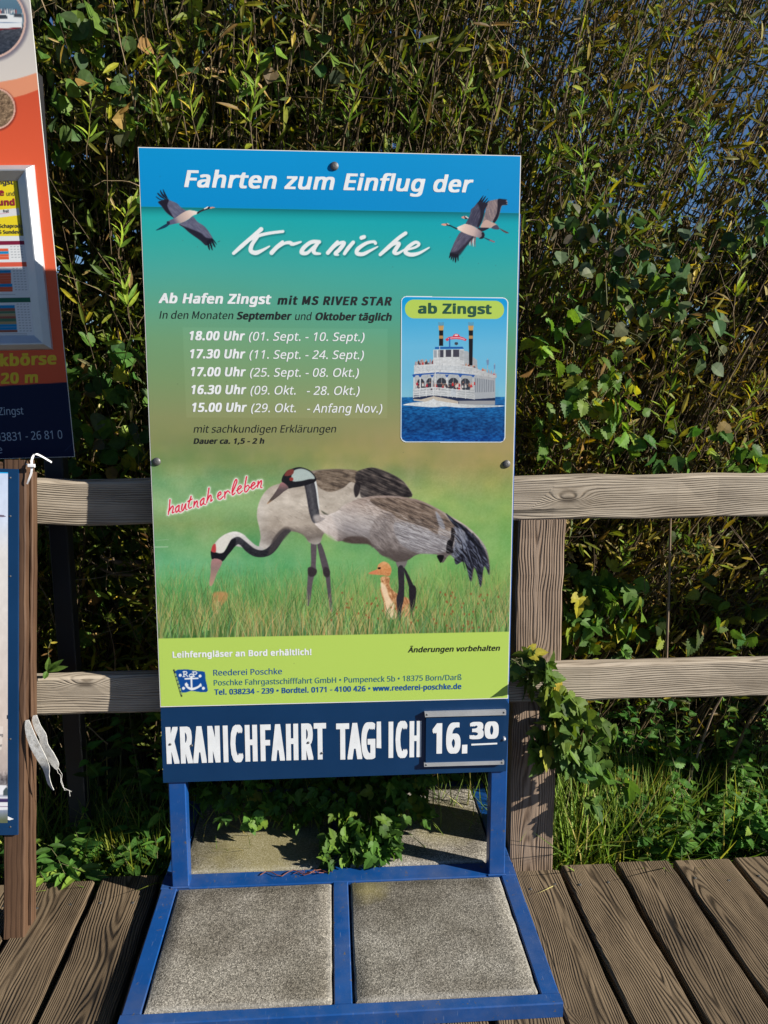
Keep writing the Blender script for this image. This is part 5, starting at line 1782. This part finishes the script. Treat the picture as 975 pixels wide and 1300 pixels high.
def shrub(name_label, seed, xr, n_front, n_back, slant, leaf_n, top=(2.6, 4.6), yf=(1.14, 1.75), yb=(1.6, 2.5), dark_n=3000, dark_top=4.4, twig=220, dens_lo=.10, tones=WILLOW, size=(.042, .088), shoots=(), backing=0):
    rg = np.random.default_rng(seed)
    xm = (xr[0]+xr[1])/2
    r = root('willow_shrub', (xm, 1.5, -.15), name_label, 'shrub', 'willow shrubs behind the fence')
    ST, LV, TW = Stems(), Leaves(), Stems()
    P1, R1 = rods(rg, n_front, xr, yf, top, slant, .05)
    P2, R2 = rods(rg, n_back, xr, yb, (top[0]+.3, top[1]+.4), slant, .06, .007)
    P3, R3 = rods(rg, n_front, xr, (yf[0]-.05, 1.55), (.9, 2.4), slant, .06, .0035)
    for P, R in ((P1, R1), (P2, R2), (P3, R3)): ST.add(P, R)
    for P, nt in ((P1, twig), (P2, twig//2), (P3, twig//2)):             # side twigs
        p, d = along(P, rg, max(1, nt*3//len(P)), .2, .98)
        N = len(p)
        t = np.linspace(0, 1, 5)
        ax = unit(d*.9+rg.normal(0, .55, (N, 3)))
        ln_ = rg.uniform(.12, .5, N)
        Q = p[:, None]+ax[:, None]*(ln_[:, None]*t)[..., None] + np.array([0, 0, 1])*(ln_[:, None]*.2*t*t)[..., None] + rg.normal(0, .006, (N, 5, 3))
        Q[..., 1] = np.maximum(Q[..., 1], 1.05)
        ST.add(Q, (.0022*rg.uniform(.6, 1.2, N))[:, None]*(1-.7*t)[None])
        willow_leaves(LV, rg, Q, 7, (size[0]*.85, size[1]*.95), .1, tones)
    willow_leaves(LV, rg, P1, leaf_n, size, dens_lo, tones)
    willow_leaves(LV, rg, P2, int(leaf_n*.9), size, dens_lo, tones)
    willow_leaves(LV, rg, P3, leaf_n//2, (.045, .08), .15, WILLOW)
    # dry twigs arching through the front
    n = 46
    b = np.stack([rg.uniform(*xr, n), rg.uniform(1.08, 1.35, n), rg.uniform(.1, 3.2, n)], -1)
    t = np.linspace(0, 1, 7)
    d = unit(np.stack([rg.normal(.25, .7, n), rg.normal(0, .12, n), rg.normal(.35, .6, n)], -1))*rg.uniform(.15, .6, (n, 1))
    Q = b[:, None]+d[:, None]*t[:, None]+np.array([0, 0, -1])*(rg.uniform(-.08, .16, (n, 1))*t*t)[..., None]+rg.normal(0, .004, (n, 7, 3))
    Q[..., 1] = np.maximum(Q[..., 1], 1.06)
    TW.add(Q, (.0026*rg.uniform(.5, 1.3, n))[:, None]*(1-.6*t)[None])
    # young upright shoots with fresh leaves
    for (px, py, px2, py2, n) in shoots:
        a_, e_ = on_y(px, py, 1.07), on_y(px2, py2, 1.05)
        t = np.linspace(0, 1, 8)
        Q = a_+(e_-a_)*t[:, None]+rg.normal(0, .005, (8, 3))
        ST.add(Q[None], (.0022*(1-.6*t))[None])
        p, dd = along(Q[None], rg, n, .1, 1.0)
        an = np.arange(n)*2.4
        out = np.stack([np.cos(an), .5*np.sin(an)-.2, rg.uniform(-.1, .3, n)], -1)
        L = rg.uniform(.05, .085, n)*np.linspace(1.1, .6, n)
        LV.add(T_WILLOW, p, dd*.75+out*.75, rg.normal(0, .5, (n, 3))+np.array([.8, -.5, .8]), L, L*.2, palette(rg, n, [((.12, .19, .03), 3), ((.17, .24, .04), 2), ((.08, .14, .03), 2), ((.26, .24, .04), .5)]), rg.uniform(0, .4, n))
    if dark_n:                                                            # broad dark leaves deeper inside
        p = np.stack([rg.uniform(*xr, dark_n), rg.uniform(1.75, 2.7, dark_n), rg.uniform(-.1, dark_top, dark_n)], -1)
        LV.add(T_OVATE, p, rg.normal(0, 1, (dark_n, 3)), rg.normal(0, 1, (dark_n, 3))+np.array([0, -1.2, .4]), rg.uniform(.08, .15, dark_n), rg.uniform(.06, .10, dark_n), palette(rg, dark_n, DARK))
    if backing:                                                           # the farther twigs' small leaves
        p = np.stack([rg.uniform(.5, 3.6, backing), rg.uniform(1.9, 3.0, backing), rg.uniform(1.6, 5.0, backing)], -1)
        L = rg.uniform(.05, .11, backing)
        LV.add(T_WILLOW, p, rg.normal(0, 1, (backing, 3))+np.array([.5, 0, .9]), rg.normal(0, 1, (backing, 3))+np.array([.3, -.9, .2]), L, L*.24, palette(rg, backing, tones))
    ST.build('stems', MAT['bark'], r, (xm, 1.5, -.15))
    TW.build('dry_twigs', MAT['straw_twig'], r, (xm, 1.5, -.15))
    LV.build('foliage', r, (xm, 1.5, -.15))
    return r


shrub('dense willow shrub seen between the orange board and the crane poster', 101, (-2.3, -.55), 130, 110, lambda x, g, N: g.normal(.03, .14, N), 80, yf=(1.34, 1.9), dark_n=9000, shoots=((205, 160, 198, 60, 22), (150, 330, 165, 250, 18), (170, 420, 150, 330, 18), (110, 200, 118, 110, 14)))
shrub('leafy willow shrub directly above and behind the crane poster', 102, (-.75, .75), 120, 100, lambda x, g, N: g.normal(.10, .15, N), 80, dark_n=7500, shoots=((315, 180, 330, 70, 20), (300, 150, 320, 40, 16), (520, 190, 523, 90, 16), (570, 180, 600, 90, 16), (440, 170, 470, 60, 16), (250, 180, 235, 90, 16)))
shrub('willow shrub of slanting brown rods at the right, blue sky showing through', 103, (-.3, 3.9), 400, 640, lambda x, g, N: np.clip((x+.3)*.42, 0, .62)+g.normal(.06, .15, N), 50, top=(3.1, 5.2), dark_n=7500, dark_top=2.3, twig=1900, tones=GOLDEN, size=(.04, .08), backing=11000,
      shoots=((745, 300, 738, 130, 28), (880, 250, 900, 150, 26), (860, 470, 850, 370, 26), (840, 560, 858, 440, 22), (930, 400, 945, 300, 20), (690, 240, 700, 180, 12), (930, 560, 960, 480, 18), (780, 730, 800, 690, 12)))


# ---- broad-leaved climbers in the hedge
def vine_patch(LV, ST, rg, spots, T, size, tones, spread, n_stem=3, face=(.8, -.7, .6)):
    """leaves along short wandering stems round each spot (x, y, z, radius, leaves)"""
    for (x, y, z, rad, n) in spots:
        c = np.array([x, y, z])
        for s in range(n_stem):
            k = 7
            t = np.linspace(0, 1, k)
            a = c + rg.normal(0, .35, 3)*rad + np.array([0, .05, -rad*.7])
            b = c + rg.normal(0, .6, 3)*rad*np.array([1, .4, 1])
            Q = a+(b-a)*t[:, None] + rg.normal(0, .12*rad, (k, 3))
            Q[:, 1] = np.clip(Q[:, 1], y-.06, None)
            ST.add(Q[None], np.full((1, k), .0016)*rg.uniform(.7, 1.4))
        p = c + unit(rg.normal(0, 1, (n, 3)))*(rad*rg.random((n, 1))**.5)*np.array([1, spread, 1])
        ax = rg.normal(0, .8, (n, 3)) + np.array([0, -.2, -.7])
        nr = rg.normal(0, .55, (n, 3)) + np.array(face)
        L = rg.uniform(*size, n)
        LV.add(T, p, ax, nr, L, L*rg.uniform(.8, 1.05, n), palette(rg, n, tones), rg.uniform(0, .35, n))


def px_spots(lst, y):
    out = []
    for (px, py, rad, n) in lst:
        p = on_y(px, py, y)
        out.append((p[0], p[1], p[2], rad, n))
    return out


rg = np.random.default_rng(55)
r = root('climbing_hop', (1.05, 1.05, -.15), 'broad leaved climber with grey green leaves tangled in the hedge right of the crane poster', 'climber')
LV, ST = Leaves(), Stems()
GREY = [((.035, .072, .038), 4), ((.05, .09, .05), 3), ((.07, .09, .07), 2), ((.09, .08, .07), 1), ((.05, .10, .03), 2)]
vine_patch(LV, ST, rg, px_spots([(800, 310, .16, 34), (850, 350, .12, 22), (770, 380, .15, 30), (830, 400, .14, 28), (900, 420, .14, 22), (740, 300, .12, 20), (960, 280, .12, 20), (880, 300, .1, 12)], 1.02), T_OVATE, (.04, .066), GREY, .5)
vine_patch(LV, ST, rg, px_spots([(770, 480, .13, 26), (740, 510, .14, 28), (790, 540, .14, 30), (700, 560, .12, 22), (930, 570, .15, 26), (860, 560, .12, 18), (690, 450, .10, 16), (720, 400, .12, 18)], 1.0), T_TOOTH, (.04, .075), BROAD, .5)
LV.build('foliage', r, (1.05, 1.05, -.15)); ST.build('stems', MAT['stem'], r, (1.05, 1.05, -.15))

r = root('ground_ivy', (-.95, 1.1, -.15), 'round leaved climber low in the hedge between the two boards', 'climber')
LV, ST = Leaves(), Stems()
vine_patch(LV, ST, rg, px_spots([(90, 60, .14, 22), (110, 100, .12, 16), (80, 160, .10, 12), (120, 30, .12, 16), (130, 490, .16, 30), (110, 560, .16, 26), (160, 560, .12, 20), (150, 450, .10, 12), (180, 250, .07, 8), (230, 60, .14, 14), (330, 110, .16, 16), (160, 130, .12, 14), (430, 50, .14, 10), (290, 20, .12, 10)], 1.14), T_OVATE, (.045, .075), GREY+BROAD, .6)
vine_patch(LV, ST, rg, px_spots([(120, 740, .12, 12), (165, 765, .14, 24), (155, 690, .12, 16), (188, 690, .1, 20), (180, 740, .1, 14), (100, 800, .14, 12), (185, 800, .1, 12), (175, 650, .1, 14)], 1.34), T_TOOTH, (.04, .075), BROAD, .7)
LV.build('foliage', r, (-.95, 1.1, -.15)); ST.build('stems', MAT['stem'], r, (-.95, 1.1, -.15))

r = root('wild_hop', (.95, .95, -.15), 'hop plant with pale lobed leaves in the gap between the rails right of the post', 'climber')
LV, ST = Leaves(), Stems()
vine_patch(LV, ST, rg, px_spots([(755, 780, .10, 24), (775, 745, .09, 18), (740, 800, .10, 22), (800, 760, .09, 14), (790, 810, .08, 14), (735, 745, .08, 14)], .93), T_HOP, (.05, .085), BROAD, .5)
vine_patch(LV, ST, rg, px_spots([(905, 760, .12, 12), (930, 800, .12, 16), (850, 800, .12, 16), (870, 690, .1, 10)], 1.05), T_TOOTH, (.05, .08), DARK+BROAD, .5)
LV.build('foliage', r, (.95, .95, -.15)); ST.build('stems', MAT['stem'], r, (.95, .95, -.15))

# ---- the hop on the fence post
r = root('hop_vine', (.80, .62, -.1), 'green hop vine with lobed leaves climbing over the fence post and lower rail', 'vine')
LV, ST = Leaves(), Stems()
route = [(800, 1010, .70), (770, 985, .66), (735, 955, .60), (715, 915, .57), (700, 885, .56), (685, 860, .56), (665, 845, .57), (652, 838, .58)]
Q = smooth_poly([on_y(a, b, c) for a, b, c in route], 3, False)
for s in range(3):
    ST.add((Q+rg.normal(0, .006, Q.shape))[None], np.full((1, len(Q)), .0022))
spots = []
for (px, py, y, rad, n) in ((660, 846, .592, .022, 8), (674, 838, .585, .030, 9), (688, 852, .555, .038, 10), (666, 868, .59, .024, 6), (700, 875, .555, .035, 9), (716, 895, .55, .045, 13), (704, 915, .55, .05, 15), (728, 925, .55, .06, 18), (712, 945, .55, .055, 16),
                           (684, 940, .57, .045, 13), (745, 950, .56, .06, 16), (725, 968, .56, .05, 13), (770, 925, .60, .05, 8), (765, 980, .60, .045, 9), (795, 995, .64, .05, 7), (752, 1015, .62, .04, 5), (690, 965, .58, .035, 7), (738, 900, .58, .04, 7)):
    p = on_y(px, py, y)
    spots.append((p[0], p[1], p[2], rad, n))
vine_patch(LV, ST, rg, spots, T_HOP, (.035, .085), [((.05, .10, .028), 4), ((.066, .12, .032), 4), ((.095, .15, .036), 2), ((.17, .17, .036), .7), ((.04, .08, .03), 2)], .45, 1, (.75, -.6, .75))
LV.build('foliage', r, (.8, .62, -.1)); ST.build('stems', MAT['stem'], r, (.8, .62, -.1))

# ---- plant growing through the back of the sign's base
r = root('bramble', (-.03, .95, -.1), 'leafy green bramble growing through the back of the sign base onto its slabs', 'bramble')
LV, ST = Leaves(), Stems()
spots = []
for (px, py, y, rad, n) in ((440, 1082, .60, .04, 15), (470, 1072, .61, .06, 22), (490, 1055, .65, .06, 22), (455, 1055, .66, .06, 22), (425, 1070, .63, .045, 14), (500, 1035, .72, .07, 24), (440, 1030, .75, .08, 26), (470, 1015, .80, .08, 26), (410, 1020, .80, .07, 20),
                           (520, 1005, .85, .07, 18), (400, 998, .9, .09, 24), (330, 1005, .85, .09, 24), (300, 1015, .80, .06, 14), (325, 1035, .74, .05, 12), (355, 1020, .8, .06, 14), (270, 1000, .9, .06, 12), (480, 1085, .59, .03, 7), (530, 1020, .8, .04, 8), (460, 990, .95, .1, 24), (505, 1000, .78, .06, 14), (540, 1035, .74, .03, 5), (535, 990, .85, .06, 12), (415, 1090, .58, .03, 8), (500, 1075, .60, .04, 10), (380, 1030, .8, .06, 12), (285, 1040, .72, .02, 3), (320, 1045, .70, .02, 3), (262, 1006, .86, .03, 5)):
    p = on_y(px, py, y)
    spots.append((p[0], p[1], max(p[2], .07+rad*.3), rad, int(n*1.7)))
vine_patch(LV, ST, rg, spots, T_HOP, (.028, .056), [((.035, .085, .02), 4), ((.05, .11, .025), 4), ((.075, .14, .03), 2), ((.11, .15, .03), .7), ((.028, .065, .02), 2)], .8, 1, (.7, -.5, .95))
LV.build('foliage', r, (-.03, .95, -.1)); ST.build('stems', MAT['stem'], r, (-.03, .95, -.1))
# withered vine on the cross bar
m = MB()
base = [on_y(330+i*7, 1108-2.2*math.sin(i*.9)-i*.5, .545) for i in range(13)]
m.tube([(p[0], .55+.012*math.sin(i*1.3), .049+.006*abs(math.sin(i*.8))) for i, p in enumerate(base)], .0016, 5)
for i in range(6):
    p = base[8+i % 5]
    m.tube([(p[0], .55, .05), (p[0]+.02*math.sin(i*2), .55+.012*math.cos(i), .058), (p[0]+.035*math.sin(i*2.2), .548, .050)], .0012, 4)
t_ = paint('withered_red_brown', (.16, .05, .03), .7, .3)
tag(m.build('withered_tendril', t_, None, (base[6][0], .55, .047)), 'dry red brown tendril lying on the cross bar of the blue base', 'tendril')

# ---- plants at the edge of the boardwalk
def tuft(name, label, cat, seed, xr, yr, n, ln_, tones, group=None, lean=(0, 0), wd=.006, stuff=False):
    rg = np.random.default_rng(seed)
    LV = Leaves()
    p = np.stack([rg.uniform(*xr, n), yr[0]+(yr[1]-yr[0])*rg.random(n), np.full(n, -.17)], -1)
    ax = rg.normal(0, .38, (n, 3)) + np.array([lean[0], lean[1], 1.0])
    nr = rg.normal(0, 1, (n, 3)) + np.array([.3, -.7, .3])
    LV.add(T_GRASS, p, ax, nr, rg.uniform(*ln_, n), wd*rg.uniform(.5, 1.3, n), palette(rg, n, tones), rg.uniform(.05, .6, n))
    o = LV.build(name, None, ((xr[0]+xr[1])/2, (yr[0]+yr[1])/2, -.17))
    return tag(o, label, cat, group, 'stuff' if stuff else None)


GRASSY = [((.10, .16, .03), 4), ((.14, .20, .045), 3), ((.22, .22, .07), 1.5), ((.38, .33, .17), 1), ((.06, .11, .025), 3)]
tuft('grass', 'long grass growing between the boardwalk and the hedge', 'grass', 61, (-1.9, 2.4), (.78, 1.15), 3400, (.14, .42), GRASSY, stuff=True)
tuft('grass_tussock', 'tall grass tussock with straw coloured blades right of the fence post', 'grass tussock', 62, (.76, 1.22), (.74, 1.0), 620, (.22, .50), GRASSY, lean=(.12, .04), wd=.007)
tuft('grass_tussock', 'short sunlit grass tussock left of the blue stand at the plank ends', 'grass tussock', 63, (-.80, -.60), (.70, .86), 360, (.14, .32), [((.09, .14, .02), 4), ((.14, .18, .03), 2), ((.05, .10, .02), 2)], wd=.006)


def leafy(label, seed, xr, yr, zr, n_stem, per, T, size, tones, wr, name='leafy_plant', cat='plant', group=None, tilt=.25, stemc='stem'):
    rg = np.random.default_rng(seed)
    xm, ym = (xr[0]+xr[1])/2, (yr[0]+yr[1])/2
    r = root(name, (xm, ym, -.17), label, cat, group)
    LV, ST = Leaves(), Stems()
    for s in range(n_stem):
        b = np.array([rg.uniform(*xr), rg.uniform(*yr), -.17])
        h = rg.uniform(*zr)+.17
        t = np.linspace(0, 1, 6)
        e = b+np.array([rg.normal(0, tilt), rg.normal(-.02, tilt*.5), 1])*h
        Q = b+(e-b)*t[:, None]+rg.normal(0, .006, (6, 3))
        ST.add(Q[None], (.0028*(1-.7*t))[None])
        p, d = along(Q[None], rg, per, .3, 1.0)
        n = len(p)
        an = np.arange(n)*2.4+rg.uniform(0, 6)
        out = np.stack([np.cos(an), np.sin(an), rg.uniform(-.15, .45, n)], -1)
        d = d+np.array([.55, -.35, .2])
        L = rg.uniform(*size, n)*np.linspace(1.1, .7, n)
        LV.add(T, p, out, d+rg.normal(0, .25, (n, 3)), L, L*rg.uniform(*wr, n), palette(rg, n, tones), rg.uniform(.05, .4, n))
    LV.build('foliage', r, (xm, ym, -.17)); ST.build('stems', MAT[stemc], r, (xm, ym, -.17))
    return r


NETTLE = [((.035, .095, .026), 4), ((.05, .125, .034), 4), ((.075, .155, .04), 2), ((.11, .18, .04), .7)]
leafy('leafy green plant with pointed leaves at the plank ends beside the brown stand', 71, (-1.02, -.62), (.69, .84), (.02, .16), 20, 11, T_WILLOW, (.065, .115), NETTLE, (.28, .38), tilt=.35)
for i, (lab, xr, yr, zr, ns) in enumerate((('dense low nettle clump along the plank ends at the lower right', (1.08, 1.75), (.72, .95), (-.02, .18), 64), ('taller nettle clump behind the low one, against the dark hedge', (1.12, 2.0), (.98, 1.25), (.12, .56), 78))):
    leafy(lab, 73+i, xr, yr, zr, ns, 13, T_TOOTH, (.035, .075), NETTLE, (.55, .75), 'nettle_clump', 'nettles', 'nettle clumps')
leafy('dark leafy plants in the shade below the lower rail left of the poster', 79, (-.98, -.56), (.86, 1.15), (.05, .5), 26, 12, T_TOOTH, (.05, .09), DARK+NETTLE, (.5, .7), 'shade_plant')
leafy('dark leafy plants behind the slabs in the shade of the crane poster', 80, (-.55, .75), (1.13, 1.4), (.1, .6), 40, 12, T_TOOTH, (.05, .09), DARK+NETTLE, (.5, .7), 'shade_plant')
# small sprig on the lower rail beside the brown stand
r = root('sprig', (-.87, .62, .74), 'small green sprig resting on the lower rail beside the brown stand', 'sprig')
LV, ST = Leaves(), Stems()
c = on_y(60, 852, .60)
tips = [on_y(a, b, .585) for a, b in ((84, 846), (78, 838), (70, 842), (56, 862), (62, 836))]
LV.add(T_WILLOW, np.tile(c, (5, 1)), np.array(tips)-c, np.array([[.3, -.8, .5]]*5), [np.linalg.norm(q-c) for q in tips], [.018]*5, palette(rg, 5, [((.05, .10, .03), 1)]), .15)
top = [on_y(a, b, .6) for a, b in ((58, 854), (62, 838), (61, 824), (65, 812))]
ST.add(np.array(top)[None], np.full((1, 4), .0016))
p, d = along(np.array(top)[None], rg, 9, .4, 1)
LV.add(T_WILLOW, p, rg.normal(0, 1, (9, 3))+d, rg.normal(0, 1, (9, 3)), .022, .007, palette(rg, 9, [((.14, .16, .03), 1), ((.10, .06, .03), 1)]), .1)
LV.build('leaves', r, c); ST.build('stem', MAT['stem'], r, c)

# fallen branch behind the rail, and bare brown shoots
m = MB()
br = [on_y(a, b, 1.32) for a, b in ((128, 706), (145, 712), (165, 716), (185, 717), (210, 719), (260, 722))]
m.tube(smooth_poly(br, 4, False)+np.random.default_rng(3).normal(0, .0025, (21, 3)), np.linspace(.008, .022, 21), 9)
m.tube(smooth_poly([on_y(a, b, 1.3) for a, b in ((110, 709), (128, 722), (150, 729), (172, 730))], 4, False), np.linspace(.004, .007, 13), 7)
tag(m.build('fallen_branch', MAT['deadwood'], None, br[3]), 'dead brown branch lying in the hedge behind the left rails', 'branch')
for lab, pts_, rr in (('reddish dead shoot leaning right, left of the other one, below the right hand rail', [(868, 1010), (876, 985), (890, 945), (905, 905), (918, 880), (925, 850)], .006),
                      ('reddish dead shoot at the far right edge below the rail', [(918, 990), (935, 950), (952, 915), (972, 888), (990, 860)], .008),
                      ('straight brown shoot standing between the two right hand rails', [(846, 840), (848, 780), (850, 720), (851, 668), (853, 600)], .006)):
    m = MB()
    q5 = smooth_poly([on_y(a, b, 1.0) for a, b in pts_], 4, False)
    m.tube(q5, np.linspace(rr, rr*.6, len(q5)), 7)
    tag(m.build('dead_shoot', MAT['deadwood'] if 'right edge' not in lab else MAT['bark'], None, q5[0]), lab, 'shoot', 'bare shoots in the hedge')
